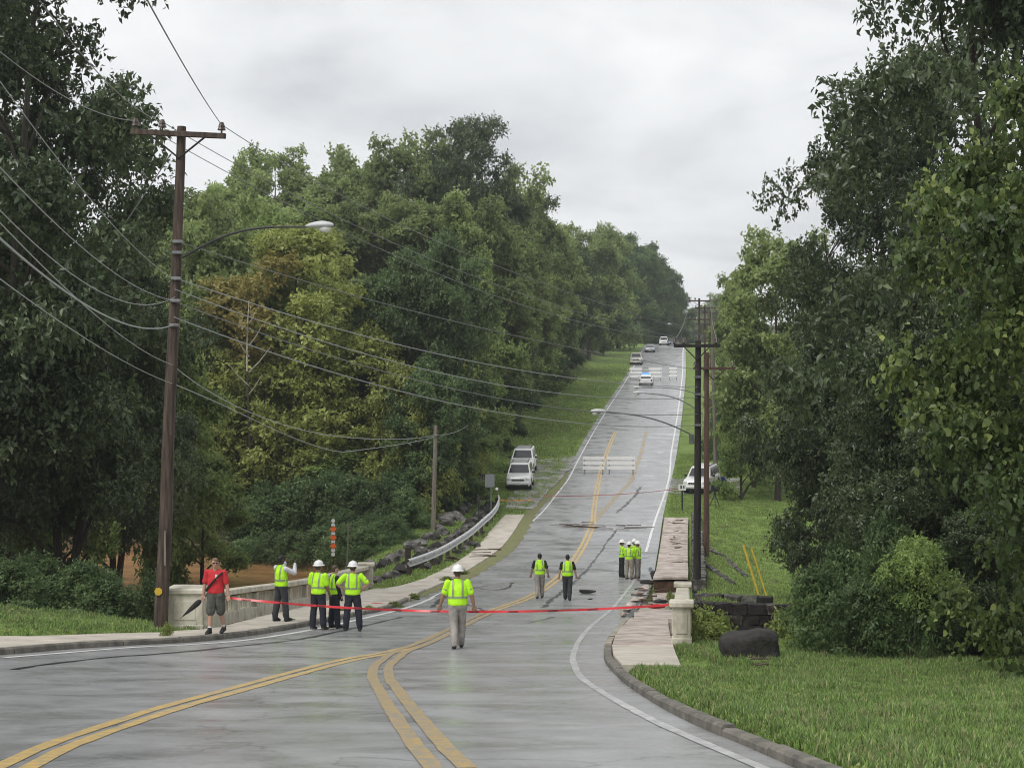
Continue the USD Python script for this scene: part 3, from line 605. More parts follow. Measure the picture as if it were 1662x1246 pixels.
lp = struct('pavement', 'pale concrete pavement along the left side of the road')
_e = np.concatenate([np.arange(30.5, 60, 1.55), np.arange(60, 105, 2.6)])
rng = np.random.default_rng(5)
for a, b in zip(_e[:-1], _e[1:]):
    b2 = b - .022
    i = .17 if a < 62 else 0.02
    obj('paving_slab', slab((XL(a) - i, a), (XL(b2) - i, b2), (XLO(b2), b2), (XLO(a), a), .135 + rng.normal(0, .006) - (.05 if a > 66 else 0), tilt=rng.normal(0, .004, 2)), 'concrete', lp)
# the muddy grass strip between that pavement and the edge line, beyond the bridge
yy = np.linspace(62, 128, 60); lx = np.interp(yy, [62, 74, 90, 103, 128], [.15, .75, .8, .7, .3])
P = np.stack([np.column_stack([XL(yy) - .05, yy, Zs(XL(yy), yy) + .03]), np.column_stack([XL(yy) + lx * .5, yy, Zs(XL(yy) + lx * .5, yy) + .05]), np.column_stack([XL(yy) + lx + .12 * np.sin(yy * 3), yy, Zs(XL(yy) + lx, yy) + .008])], 1)
mat('verge', (.13, .115, .07), (.17, .17, .07), scale=2.5, rough=.9, bump=1.0, c3=(.12, .16, .045))
obj('verge_strip', grid_mesh(P, flip=True), 'verge', smooth=True, kind='structure', label='muddy grass strip between the left pavement and the road')
# right: the pavement by the corner, then the broken stretch, then the heaved slabs
rp = struct('pavement', 'wet beige pavement on the right corner by the bridge post')
_ro = hits([(1112, 1094), (1094, 1050), (1086, 1022), (1084, 990)], lambda x, y: Zs(x, y) + .12)
XRO = PchipInterpolator(_ro[:, 1], _ro[:, 0], extrapolate=True)
for a, b, m in [(29.2, 32.4, 'concrete'), (32.4, 36.0, 'concrete'), (36, 40.2, 'pink_concrete'), (40.2, 44.5, 'pink_concrete'), (44.5, 50.2, 'pink_concrete')]:
    b2 = b - .03
    obj('paving_slab', slab((XR(a) + .18, a), (XR(b2) + .18, b2), (XRO(b2), b2), (XRO(a), a), .12 + rng.normal(0, .008), tilt=rng.normal(0, .004, 2)), m, rp)
bp = struct('broken_pavement', 'broken reddish pavement washed out beyond the right bridge post')
for a, b, l, w in [(50.6, 53.6, -.02, 1.7), (53.8, 57.4, -.12, 1.8), (57.7, 61.5, -.28, 1.7), (61.8, 65.4, -.42, 1.6), (65.7, 69.6, -.36, 1.6)]:
    obj('broken_slab', slab((XR(a) + .25, a), (XR(b) + .1, b), (XR(b) + w, b), (XR(a) + w, a), .1 + l, tilt=rng.normal(0, .03, 2)), 'pink_concrete', bp)
hp = struct('heaved_pavement', 'heaved pavement slabs on the right with bare soil under their broken end')
for a, b, l in [(70.0, 75.2, .47), (75.4, 81.0, .36), (81.3, 88.0, .30), (88.2, 95.5, .22), (95.8, 102.5, .16)]:
    obj('paving_slab', slab((XR(a) + .12, a), (XR(b) + .12, b), (XR(b) + 1.65, b), (XR(a) + 1.65, a), l, .12, tilt=(rng.normal(0, .012), -.012)), 'pink_concrete', hp)
for a, b, l in [(70.08, 76, .30), (76, 88, .2), (88, 102, .05)]:
    V = trimesh.creation.box([1, 1, 1]).subdivide().subdivide(); v = V.vertices.copy()
    yy = a + (v[:, 1] + .5) * (b - a); xx = XR(yy) + .16 + (v[:, 0] + .5) * 1.42
    zz = Zs(XR(yy), yy) + np.where(v[:, 2] > 0, l, l * 0 - .65) + .0
    zz = np.where(abs(v[:, 2]) < .4, Zs(XR(yy), yy) + v[:, 2] * .3 + (l - .35) / 2, zz)
    v = np.column_stack([xx, yy, zz]); v += (meshkit.noise(v * 3.1)[:, None] - .5) * [.1, .1, .0]
    obj('soil_bank', (v, V.faces), 'soil', hp, smooth=40)

# the bridge: deck edge, balustrades, posts
def box_at(c, size, rz=0, bevel=.015):
    s = np.array(size) / 2; b = min(bevel, s.min() * .4)
    pts = []
    for sx in (-1, 1):
        for sy in (-1, 1):
            for sz in (-1, 1):
                for ax in range(3):
                    q = np.array([sx, sy, sz]) * s
                    for o in range(3):
                        if o != ax: q[o] -= np.sign(q[o]) * b
                    pts.append(q)
    m = trimesh.convex.convex_hull(np.array(pts))
    if rz: m.apply_transform(trimesh.transformations.rotation_matrix(rz, [0, 0, 1]))
    m.apply_translation(c); return m
bridge = thing('bridge', 'concrete road bridge with pale slotted balustrades and square end posts', 'bridge')
yy = np.linspace(41, 66, 14)
def deck(y0, y1):
    y = np.linspace(y0, y1, 16); l, r = XLO(y) - .35, np.maximum(XRO(np.minimum(y, 50)), XR(y) + 1.6) + .3
    z = Zr(y)
    P = np.stack([np.column_stack([l, y, z - .06]), np.column_stack([r, y, z - .06]), np.column_stack([r, y, z - .85]), np.column_stack([l, y, z - .85]), np.column_stack([l, y, z - .06])], 1)
    V, F = grid_mesh(P); F = np.vstack([F[:, [0, 1, 2]], F[:, [0, 2, 3]]]); F = np.vstack([F, [[0, 1, 2], [0, 2, 3], [75, 76, 77], [75, 77, 78]]])
    m = trimesh.Trimesh(V, F, process=False); m.fix_normals(); return m
obj('deck', deck(44.5, 62.5), 'concrete_old', bridge)
for y0 in (43.6, 62.4):
    l, r = float(XLO(y0)) - .3, float(XR(y0)) + 2.0
    obj('abutment', box_at(((l + r) / 2, y0, float(Zr(y0)) - 2.2), (r - l, .9, 3.4)), 'concrete_old', bridge)
def pedestal(p, z, rz, w=.95, h=.92, cap_=.14):
    obj('post_base', box_at((p[0], p[1], z + .02), (w + .05, w + .05, .2), rz), 'rail_concrete', bridge)
    s = obj('post', box_at((p[0], p[1], z + h * .5), (w, w, h - .12), rz), 'rail_concrete', bridge)
    for k in range(4):
        a = rz + k * np.pi / 2
        obj('recessed_panel', box_at((p[0] + math.cos(a) * (w / 2 + .006), p[1] + math.sin(a) * (w / 2 + .006), z + h * .5), (.02, w * .62, h * .5), a, .004), 'rail_concrete', s)
    obj('post_cap', box_at((p[0], p[1], z + h - .01), (w + .15, w + .15, cap_), rz, .03), 'rail_concrete', bridge)
def balustrade(path, zf, start, end, bay=2.7, h=.86):
    s = np.concatenate([[0], np.cumsum(np.hypot(*np.diff(path, axis=0).T))])
    pos = lambda q: np.array([np.interp(q, s, path[:, 0]), np.interp(q, s, path[:, 1])])
    def run(name, q0, q1, w, z0, z1, n=8):
        q = np.linspace(q0, q1, n); c = np.array([pos(k) for k in q]); z = zf(c[:, 0], c[:, 1])
        l, r = offset(c, np.full(n, -w / 2)), offset(c, np.full(n, w / 2))
        P = np.stack([np.column_stack([l, z + z0]), np.column_stack([l, z + z1 - .02]), np.column_stack([l + (c - l) * .15, z + z1]), np.column_stack([r + (c - r) * .15, z + z1]), np.column_stack([r, z + z1 - .02]), np.column_stack([r, z + z0]), np.column_stack([l, z + z0])], 1)
        V, F = grid_mesh(P); F = np.vstack([F[:, [0, 1, 2]], F[:, [0, 2, 3]]]); e = 7
        for b in (0, (n - 1) * e): F = np.vstack([F, [[b, b + i, b + i + 1] for i in range(1, e - 2)]])
        m = trimesh.Trimesh(V, F, process=False); m.fix_normals(); obj(name, m, 'rail_concrete', bridge)
    run('plinth', start, end, .36, -.12, .22); run('handrail', start, end, .40, h - .15, h)
    n = max(1, round((end - start) / bay)); L = (end - start) / n
    for k in range(n):
        q0 = start + k * L
        c = pos(q0 + L - .17); d = pos(q0 + L) - pos(q0); rz = math.atan2(d[1], d[0])
        if k < n - 1: obj('rail_post', box_at((*c, float(zf(*c)) + h * .46), (.34, .31, h * .62), rz), 'rail_concrete', bridge)
        m = int((L - .34) / .27)
        for j in range(m):
            c = pos(q0 + (j + .5) * (L - .34) / m)
            obj('baluster', box_at((*c, float(zf(*c)) + h * .46), (.065, .042, h * .60), rz, .012), 'rail_concrete', bridge)
zf = lambda x, y: Zs(x, y) + .13
bl = hits([(316, 1017), (420, 994), (505, 976), (570, 958), (600, 949)], lambda x, y: Zs(x, y) + .13)[:, :2]
bl[:, 0] -= .15
blp = smooth_path(bl, .4)
d0 = blp[3] - blp[0]; rz0 = math.atan2(d0[1], d0[0])
pedestal(blp[0], float(zf(*blp[0])), rz0, .92, 1.0)
blen = np.hypot(*np.diff(blp, axis=0).T).sum()
balustrade(blp, zf, .5, blen - .3)
pedestal(blp[-1], float(zf(*blp[-1])), rz0 + .1, .6, .92)
p0 = hit(1106, 1043, lambda x, y: Zs(x, y) + .1)[:2]; p1 = np.array([at(1108, 950, 50.5)[0], 50.5])
brp = np.linspace(p0, p1, 20); d1 = p1 - p0; rz1 = math.atan2(d1[1], d1[0])
pedestal(p0, float(zf(*p0)), rz1, .42, .9, .14)
balustrade(brp, zf, .3, np.hypot(*d1) - .25, bay=3.0, h=.9)
pedestal(p1, float(zf(*p1)), rz1, .42, 1.0)

# ---------------------------------------------------------------- stones
def rock_mesh(seed, sub=3, flat=.7, sharp=.35):
    rng = np.random.default_rng(seed)
    m = trimesh.creation.icosphere(sub, 1.0); v = m.vertices.copy()
    for k in range(14):                                       # knock planes off it
        n = unit(rng.normal(size=3)); d = rng.uniform(.55, .85); e = v @ n - d
        v = v - np.where(e > 0, e, 0)[:, None] * n * .98
    v *= 1 + (meshkit.fbm(v * 1.7 + seed, 3)[:, None] - .5) * sharp
    v *= [1.0, .8, flat]
    return trimesh.Trimesh(v, m.faces, process=False)
def class_mesh(name, mesh, m, smooth=35):
    p = stage.CreateClassPrim(numbered('/World/Looks/' + name)); p.SetTypeName('Xform')
    g = usdkit.mesh(stage, str(p.GetPath()) + '/rock', mesh, MATS[m], smooth=smooth); return p
ROCKS = [class_mesh('rock_kind', rock_mesh(40 + k, flat=(.62, .8, .7, .55, .75, .65)[k]), ('dark_stone', 'grey_stone', 'dark_stone', 'dark_stone', 'black_stone', 'grey_stone')[k]) for k in range(6)]
rngR = np.random.default_rng(77)
def boulder(pos, size, label, group, kind=None, name='boulder', squash=1.0, rz=None):
    k = rngR.integers(6) if kind is None else kind
    return dup(ROCKS[k], name, label, 'rock', pos, rngR.uniform(0, 6.28) if rz is None else rz, (size * rngR.uniform(.9, 1.25), size, size * squash * rngR.uniform(.8, 1.15)), group)
def zz(x, y): return (560 + x / 4.79, 740 + y / 4.79)       # from the enlarged crop of the bank
BO = ('third', 'fourth', 'fifth', 'sixth', 'seventh', 'last', 'second', 'first')
for n_, (x, y, s, k) in enumerate([(200, 980, .62, 2), (265, 990, .55, 3), (330, 960, .58, 0), (385, 945, .52, 2), (430, 920, .55, 3), (460, 905, .5, 0), (150, 950, .5, 5), (110, 925, .5, 1)]):
    p = hit(*zz(x, y), G); boulder(p + [0, 0, .12], s, f'dark boulder in the short row at the near guardrail end, {BO[n_]} from the left', 'boulders in front of the guardrail end', k)
for x, y, s, k in [(230, 860, .75, 0), (300, 850, .62, 4), (190, 900, .6, 2), (370, 800, .7, 0), (430, 770, .75, 2), (390, 815, .5, 1), (530, 710, .8, 1), (600, 690, .7, 5), (580, 740, .55, 3), (640, 640, .75, 0), (690, 630, .6, 4), (750, 590, .8, 2), (720, 560, .55, 5),
                   (790, 520, .85, 1), (850, 490, .9, 5), (870, 440, .85, 0), (910, 420, .9, 2), (860, 390, .8, 4), (940, 400, .7, 5), (980, 350, .85, 0), (1000, 320, .8, 2), (1050, 300, .9, 0), (1080, 320, .75, 4), (1060, 250, .9, 2), (1090, 260, .7, 5), (1080, 200, .8, 0), (1070, 160, .7, 4),
                   (620, 520, .9, 4), (660, 500, .7, 0), (550, 500, .8, 1), (760, 480, .7, 1), (180, 840, .5, 5), (140, 880, .5, 1), (60, 900, .6, 0), (20, 930, .55, 2)]:
    p = hit(*zz(x, y + 18), G); boulder(p + [0, 0, .15], s * .82, 'dark grey boulder in the long line up the bank behind the guardrail', 'boulders in the line behind the guardrail', k)
for k in range(46):                                          # dark stones heaped right behind the rail
    f = k / 45; a = np.array([(664, 932), (712, 905), (760, 868), (790, 842), (806, 822)]); q = np.array([np.interp(f, np.linspace(0, 1, 5), a[:, i]) for i in range(2)])
    p = hit(q[0] - 4 + rngR.normal(0, 1.0), q[1] + rngR.normal(0, 1.5), G); boulder(p + [-.25, .1, .22], rngR.uniform(.32, .5), 'black stone heaped against the back of the guardrail', 'stones heaped behind the guardrail', rngR.choice([0, 2, 4, 4]), 'stone', 1.1)
for x, y, s in [(1000, 705, .45), (1060, 610, .3), (930, 735, .35), (870, 760, .3), (700, 840, .35), (640, 880, .3)]:
    p = hit(*zz(x, y), G); boulder(p + [0, 0, .1], s, 'loose stone washed out in front of the guardrail', 'loose stones in front of the guardrail', None, 'stone')
# the heavy dark block on the lawn by the creek
p = hit(1221, 1071, G)
v = trimesh.creation.box([1, 1, 1]).subdivide_loop(3); 
bm = trimesh.creation.icosphere(4, 1.0); v = bm.vertices.copy()
v = np.sign(v) * np.abs(v) ** .42; v /= np.abs(v).max(0)
v *= [.58, .42, .31]; v[:, 2] *= 1 + .1 * np.sin(v[:, 0] * 3) ; v[:, 2] += np.where(v[:, 2] > 0, .05 * v[:, 0], 0)
v *= 1 + (meshkit.fbm(v * 3.2, 4)[:, None] - .5) * .34
v[:, 0] += np.where(v[:, 2] > 0, -v[:, 2] * .25 * (v[:, 0] > 0), -v[:, 2] * .2 * (v[:, 0] < 0))
tag(obj('dark_boulder', (v + p + [0, .42, .22], bm.faces), 'black_stone', smooth=45), 'large black rounded block on the lawn edge in front of the creek weeds', 'rock')

def stone_wall(name, label, p0, p1, z0, z1, courses, thick, length, m=('dark_stone', 'grey_stone'), seed=0, ztop=None):
    """rough stones laid in courses between two points, each stone its own piece"""
    rng = np.random.default_rng(seed); t = thing(name, label, 'wall')
    p0, p1 = np.array(p0, float), np.array(p1, float); D = np.hypot(*(p1 - p0)); u = (p1 - p0) / D; rz = math.atan2(u[1], u[0])
    for c in range(courses):
        s = -rng.uniform(0, length * .5)
        while s < D:
            l = length * rng.uniform(.6, 1.5); f = (s + l / 2) / D
            zb = np.interp(f, [0, 1], z0); zt = np.interp(f, [0, 1], z1); h = (zt - zb) / courses
            if 0 <= f <= 1:
                b = trimesh.creation.box([1, 1, 1]).subdivide().subdivide(); v = b.vertices.copy()
                v = np.sign(v) * (np.abs(v * 2) ** .8) / 2
                v *= [l * .97, thick * rng.uniform(.85, 1.15), h * .98]
                v += (meshkit.noise(v * 3.5 + rng.uniform(0, 99))[:, None] - .5) * [.12, .14, .08]
                b = trimesh.Trimesh(v, b.faces, process=False)
                b.apply_transform(trimesh.transformations.rotation_matrix(rz + rng.normal(0, .03), [0, 0, 1]))
                q = p0 + u * (s + l / 2); b.apply_translation([*q, zb + h * (c + .5)])
                obj('stone', b, m[int(rng.random() < .35)], t, smooth=40)
            s += l
    return t
yw = np.array([69.5, 103.0]); xw = XR(yw) + 2.15
stone_wall('stone_wall', 'low dark stone wall along the outer edge of the heaved pavement', (xw[0], yw[0]), (xw[1], yw[1]), Zs(XR(yw), yw) - .5, Zs(XR(yw), yw) + .42, 2, .55, .8, seed=3)
a, b = at(1126, 975, 58), at(1300, 982, 58.5)
stone_wall('retaining_wall', 'dark stone retaining wall across the creek, below the lawn at right', a[:2], b[:2], (-9.3, -9.2), (a[2], b[2]), 5, .5, .48, m=('black_stone', 'dark_stone'), seed=4)
a, b = at(1132, 962, 64), at(1262, 968, 63)
stone_wall('retaining_wall', 'narrow upper stone wall behind the retaining wall at right', a[:2], b[:2], (a[2] - .6, b[2] - .6), (a[2], b[2]), 2, .5, .5, m=('black_stone', 'dark_stone'), seed=5)
for pts, lab in [([(1150, 893), (1172, 905), (1192, 922), (1210, 938)], 'line of low dark stones running down the right lawn towards the yellow poles'), ([(1140, 917), (1158, 928), (1178, 942), (1188, 950)], 'line of low dark stones beside the brown pole, nearest the wall')]:
    t = thing('stone_edging', lab, 'wall')
    p = smooth_path(hits(pts, G)[:, :2], .45)
    for q in p:
        m = rock_mesh(int(rngR.integers(1e6)), 2); m.apply_scale(rngR.uniform(.16, .27)); m.apply_transform(trimesh.transformations.rotation_matrix(rngR.uniform(0, 6), [0, 0, 1])); m.apply_translation([q[0], q[1], float(G(*q)) + .08]); obj('stone', m, 'dark_stone', t, smooth=40)

# gravel aprons
def sheet(name, pts, m, f, dz, label, n=14):
    """a ground sheet inside a photograph outline whose two long sides are given in step"""
    A, B = (smooth_path(hits(q, f)[:, :2], .5) for q in pts)
    ra = np.linspace(0, len(A) - 1, 24); A = np.stack([np.interp(ra, range(len(A)), A[:, i]) for i in range(2)], 1)
    rb = np.linspace(0, len(B) - 1, 24); B = np.stack([np.interp(rb, range(len(B)), B[:, i]) for i in range(2)], 1)
    t = np.linspace(0, 1, n)[None, :, None]
    Q = A[:, None] * (1 - t) + B[:, None] * t
    Q[..., 0] += (meshkit.noise(np.stack([Q[..., 0], Q[..., 1], 0 * Q[..., 0]], -1) * 1.1, 4) - .5) * .5 * ((t[..., 0] == 0) | (t[..., 0] == 1))
    P = np.concatenate([Q, (f(Q[..., 0], Q[..., 1]) + dz)[..., None]], -1)
    v, fcs = grid_mesh(P); tm = trimesh.Trimesh(v, np.vstack([fcs[:, [0, 1, 2]], fcs[:, [0, 2, 3]]]), process=False)
    if tm.face_normals[:, 2].mean() < 0: tm.invert()
    obj(name, tm, m, smooth=True, kind='structure', label=label)
sheet('gravel_lay_by', [[(818, 826), (830, 806), (862, 772), (868, 748)], [(868, 826), (890, 800), (918, 770), (934, 740)]], 'gravel', G, .045, 'grey gravel lay-by where the white cars are parked on the left')
sheet('driveway', [[(1085, 800), (1130, 803), (1170, 801), (1200, 798)], [(1090, 776), (1130, 778), (1170, 777), (1200, 776)]], 'gravel', G, .05, 'grey driveway leaving the road on the right by the poles')

# ---------------------------------------------------------------- poles, lamps, wires
mat('pole_brown', (.028, .019, .014), (.062, .042, .032), scale=3, stretch=(4, 4, .35), rough=.85, bump=.8, bscale=10, c3=(.105, .074, .058), coords='object')
mat('pole_red', (.055, .030, .020), (.105, .060, .040), scale=3, stretch=(4, 4, .35), rough=.85, bump=.8, bscale=10, coords='object')
mat('pole_black', (.010, .009, .008), (.030, .026, .022), scale=3, stretch=(4, 4, .35), rough=.75, bump=.8, bscale=10, coords='object')
mat('pole_grey', (.12, .105, .085), (.22, .195, .16), scale=3, stretch=(4, 4, .35), rough=.85, bump=.8, bscale=10, coords='object')
mat('steel_grey', (.16, .165, .17), (.26, .265, .27), scale=5, rough=.45, metal=.6)
mat('lamp_grey', (.42, .43, .44), (.55, .56, .57), scale=5, rough=.4)
mat('lamp_glass', (.62, .62, .58), rough=.15)
mat('dark_metal', (.025, .025, .027), rough=.5)
mat('porcelain', (.055, .035, .028), rough=.25)
mat('wire_grey', (.18, .18, .18), rough=.45)
mat('wire_light', (.32, .33, .33), rough=.4)
def ell(c, r, n=12):
    m = trimesh.creation.uv_sphere(1.0, count=[n, n * 2]); m.apply_scale(r); m.apply_translation(c); return m
def cyl(p0, p1, r0, r1=None, sides=12):
    return tube([p0, (np.array(p0) + np.array(p1)) / 2, p1], [r0, (r0 + (r1 if r1 is not None else r0)) / 2, r1 if r1 is not None else r0], sides)
def pole(name, label, base, top, r0, r1, m, cat='utility pole'):
    """the thing stands at its base; children in its own frame"""
    t = thing(name, label, cat, base); d = np.array(top) - np.array(base)
    q = np.linspace(-.04, 1, 12)[:, None] * d
    q[1:-1, :2] += np.random.default_rng(int(abs(base[1]) * 10)).normal(0, .008, (10, 2))
    obj('pole_shaft', tube(q, np.linspace(r0, r1, 12), 14), m, t, smooth=50); return t, d
def crossarm(t, c, length, yaw, m, pins, roll=0.0, brace=.75, braces=True):
    c = np.array(c, float); u = np.array([math.cos(yaw), math.sin(yaw), roll]); u /= np.linalg.norm(u); back = np.array([-math.sin(yaw), math.cos(yaw), 0])
    b = box_at((0, 0, 0), (length, .11, .14), 0, .012); M = np.eye(4); M[:3, 0], M[:3, 1], M[:3, 2] = u, back, np.cross(u, back); M[:3, 3] = c - back * .2; b.apply_transform(M)
    arm = obj('crossarm', b, m, t)
    if braces:
        for s in (-1, 1): obj('brace', cyl(c - back * .27 + u * s * brace + [0, 0, -.05], c - back * .16 + [0, 0, -.62], .026, sides=6), 'pole_black', t)
    tips = []
    for k in pins:
        p = c - back * .2 + u * k + [0, 0, .07]
        ins = cat_([cyl(p, p + [0, 0, .12], .025, sides=8), cyl(p + [0, 0, .08], p + [0, 0, .16], .11, .08), cyl(p + [0, 0, .17], p + [0, 0, .28], .09, .05)])
        obj('insulator', ins, 'porcelain', arm); tips.append(p + [0, 0, .22])
    return tips
def street_lamp(t, root, tip, m_arm='steel_grey', size=1.0, rise=.55):
    root, tip = np.array(root, float), np.array(tip, float); d = tip - root; h = unit(d * [1, 1, 0])
    s = np.linspace(0, 1, 14)[:, None]; q = root + d * s; q[:, 2] += rise * np.sin(s[:, 0] * np.pi) * .55 * (1 - .3 * s[:, 0])
    q[-1] = tip; obj('lamp_arm', tube(q, np.linspace(.034, .026, 14), 8), m_arm, t, smooth=True)
    side = np.array([-h[1], h[0], 0.0])
    def head(a, b, n=14):          # a long flattened pod
        m = trimesh.creation.uv_sphere(1.0, count=[14, 24]); v = m.vertices.copy()
        lx = v[:, 0]; taper = np.interp(lx, [-1, -.5, .3, 1], [.55, .8, 1, .95])
        w = np.column_stack([lx * a[0], v[:, 1] * a[1] * taper, v[:, 2] * a[2] * taper * np.where(v[:, 2] < 0, b, 1)])
        return w, m.faces
    w, f = head((.40 * size, .17 * size, .12 * size), .55)
    P = tip + w[:, :1] * h + w[:, 1:2] * side + w[:, 2:] * [0, 0, 1] + h * .34 * size + [0, 0, .02]
    lh = obj('lamp_head', (P, f), 'lamp_grey', t, smooth=50)
    w, f = head((.17 * size, .12 * size, .10 * size), 1)
    P = tip + w[:, :1] * h + w[:, 1:2] * side + w[:, 2:] * [0, 0, 1] + h * .48 * size + [0, 0, -.07 * size]
    obj('lamp_lens', (P, f), 'lamp_glass', lh, smooth=50)
def rel(p, t): return np.array(p) - np.array(t)

# the tall brown pole on the left
B1 = at(262, 1014, 41.4); B1[2] = float(G(B1[0], B1[1])); T1 = at(294, 205, B1[1] + .2)
P1, dv = pole('utility_pole', 'tall brown wooden utility pole with crossarm and street lamp, left of the bridge', B1, T1, .185, .115, 'pole_brown')
yaw1 = -.25
tips1 = crossarm(P1, dv + [0, 0, -.22], 2.65, yaw1, 'pole_brown', (-1.22, -.45, 1.22), roll=-.085, brace=.8)
street_lamp(P1, rel(at(296, 418, B1[1]), B1), rel(at(498, 368, B1[1] - 1.2), B1), 'dark_metal', 1.0, .65)
for k, py in enumerate((392, 410, 452, 488, 528)):
    q = dv * ((T1[2] - B1[2] - (CY - 205) / FPX * B1[1] + (CY - py) / FPX * B1[1]) / dv[2]); q = dv * np.clip(((CY - py) / FPX * B1[1] - B1[2]) / dv[2], 0, 1)
    obj('cable_bracket', box_at(q + [.05, -.16, 0], (.26, .1, .08)), 'steel_grey', P1)
obj('warning_plate', cyl(dv * .075 + [-.06, -.2, 0], dv * .075 + [-.06, -.215, 0], .105, sides=7), mat('sign_yellow', (.55, .36, .03), rough=.5) or 'sign_yellow', P1)
obj('grounding_strip', box_at(dv * .16 + [.06, -.19, 0], (.05, .02, .9)), 'pole_grey', P1)
tips1 = [np.array(q) + B1 for q in tips1]
# the black pole on the right
B2 = hit(1131, 966, G); T2 = at(1133, 553, B2[1])
P2, dv2 = pole('utility_pole', 'black utility pole with crossarm standing right of the broken pavement', B2, T2, .175, .125, 'pole_black')
tips2 = crossarm(P2, dv2 + [-.05, 0, -.22], 2.0, -.1, 'pole_black', (-.95, -.55, .85), brace=.55)
tips2 = [np.array(q) + B2 for q in tips2]
street_lamp(P2, rel(at(1124, 706, B2[1]), B2), rel(at(984, 668, B2[1] - .6), B2), 'steel_grey', .95, .5)
for py in (612, 640, 690):
    obj('cable_bracket', box_at((.02, -.17, (CY - py) / FPX * B2[1] - B2[2]), (.3, .1, .1)), 'steel_grey', P2)
obj('transformer_box', box_at((-.24, -.05, (CY - 712) / FPX * B2[1] - B2[2]), (.2, .22, .42)), 'steel_grey', P2)
# the brown pole beside it, farther back
B3 = hit(1146, 904, G); T3 = at(1147, 572, B3[1])
P3, dv3 = pole('utility_pole', 'reddish brown utility pole just right of the black pole', B3, T3, .17, .12, 'pole_red')
tips3 = crossarm(P3, dv3 + [.35, 0, -.85], 2.2, .05, 'pole_red', (-1.0, 1.0), brace=.6); tips3 = [np.array(q) + B3 for q in tips3]
street_lamp(P3, rel(at(1141, 672, B3[1]), B3), rel(at(1046, 638, B3[1] - .6), B3), 'steel_grey', .85, .7)
FP = 'poles in a line up the right side of the hill'
far = []
for k, (px_, bot, top, d, lab) in enumerate([(1135, 640, 484, 180, 'tallest distant pole with two crossarms above the black pole'), (1144, 630, 496, 205, 'distant utility pole with a crossarm, second in the line up the hill'), (1153, 600, 505, 250, 'thin distant utility pole near the top of the hill'), (1162, 590, 515, 120, 'pale thin pole leaning among the trees at right')]):
    b = at(px_, bot, d); b[2] = float(G(b[0], b[1])); tp = at(px_ + (-6 if k == 3 else 0), top, d)
    pp, dd = pole('utility_pole', lab, b, tp, .17, .11, 'pole_brown' if k < 3 else 'pole_grey')
    if k < 3:
        tt = crossarm(pp, dd + [0, 0, -.3], 2.6, 0.1, 'pole_brown', (-1.2, -.5, 1.2)); far.append([np.array(q) + b for q in tt])
        if k < 2: crossarm(pp, dd + [0, 0, -2.4], 2.4, 0.1, 'pole_brown', (-1.1, 1.1), braces=False)
    if k == 3: street_lamp(pp, rel(at(1158, 652, d), b), rel(at(1042, 629, d - 1), b), 'steel_grey', .95, .9)
# lamp at the crest
b = at(1106, 560, 340); b[2] = float(G(b[0], b[1])); pp, dd = pole('street_lamp', 'far street lamp at the crest of the hill', b, at(1106, 527, 340), .12, .09, 'pole_brown', 'street lamp')
street_lamp(pp, dd * .93, rel(at(1090, 525.5, 340), b), 'steel_grey', 1.2, .4)
# the short pale pole on the left bank
B4 = hit(703, 862, G); T4 = at(707, 690, B4[1])
P4, dv4 = pole('utility_pole', 'short pale wooden pole among the boulders on the left bank', B4, T4, .15, .11, 'pole_grey')
obj('cable_bracket', box_at(dv4 + [0, -.14, -.6], (.2, .1, .1)), 'steel_grey', P4)
# thin grey stake by the bridge
b = at(561, 930, 76); b[2] = float(G(b[0], b[1])); t_, _d = pole('stake', 'thin grey stake standing behind the bridge by the striped marker', b, at(566, 850, b[1]), .035, .03, 'pole_grey', 'stake')

WN = [0]
def wire(label, pts, r=.013, sag=None, m='wire_grey', n=40, group=None):
    """through the given points, hanging between the ends"""
    p = np.array([np.asarray(q, float) for q in pts])
    s = np.linspace(0, 1, n)
    if len(p) == 2:
        q = p[0] + (p[1] - p[0]) * s[:, None]; q[:, 2] -= 4 * (sag or .4) * s * (1 - s)
    else:
        u = np.concatenate([[0], np.cumsum(np.linalg.norm(np.diff(p, axis=0), axis=1))]); u /= u[-1]
        q = np.stack([PchipInterpolator(u, p[:, k])(s) for k in range(3)], 1)
        if len(p) == 3:
            c = np.polyfit(u, p[:, 2], 2); q[:, 2] = np.polyval(c, s)
    tag(obj('overhead_wire', tube(q, r, 5), m, smooth=True), label, 'wire', group)
def on1(py): return B1 + dv * np.clip(((CY - py) / FPX * B1[1] - B1[2]) / dv[2], 0, 1) + [.05, -.2, 0]
def on2(py): return np.array([B2[0], B2[1] - .18, (CY - py) / FPX * B2[1]])
wire('wire dropping from the top of the picture to the right end of the left crossarm', [at(236, -4, 17), tips1[2]], .010, .07)
wire('wire from the upper left through the oak to the middle of the left crossarm', [at(60, -4, 22), tips1[1]], .010, .3)
wire('wire from the upper left through the oak to the left end of the left crossarm', [at(-30, 60, 25), tips1[0]], .010, .3)
wire('highest wire crossing the valley from the right end of the left crossarm', [tips1[2], at(640, 360, 52), tips2[2]], .011)
wire('second wire crossing the valley from the left crossarm to the black pole', [tips1[1], at(640, 395, 52), tips2[1]], .011)
wire('third wire crossing the valley from the left crossarm to the black pole', [tips1[0], at(700, 440, 53), tips2[0]], .011)
wire('cable crossing the valley above the yellow tree to the black pole', [on1(392), at(640, 497, 51), on2(600)], .012)
wire('pale cable crossing the valley from below the left lamp', [on1(452), at(760, 585, 54), on2(628)], .014, m='wire_light')
wire('middle cable crossing the valley from the left pole to the black pole', [on1(470), at(760, 615, 54), on2(645)], .014, m='wire_light')
wire('lower cable crossing the valley in front of the yellow-green trees', [on1(490), at(740, 632, 53), on2(672)], .014)
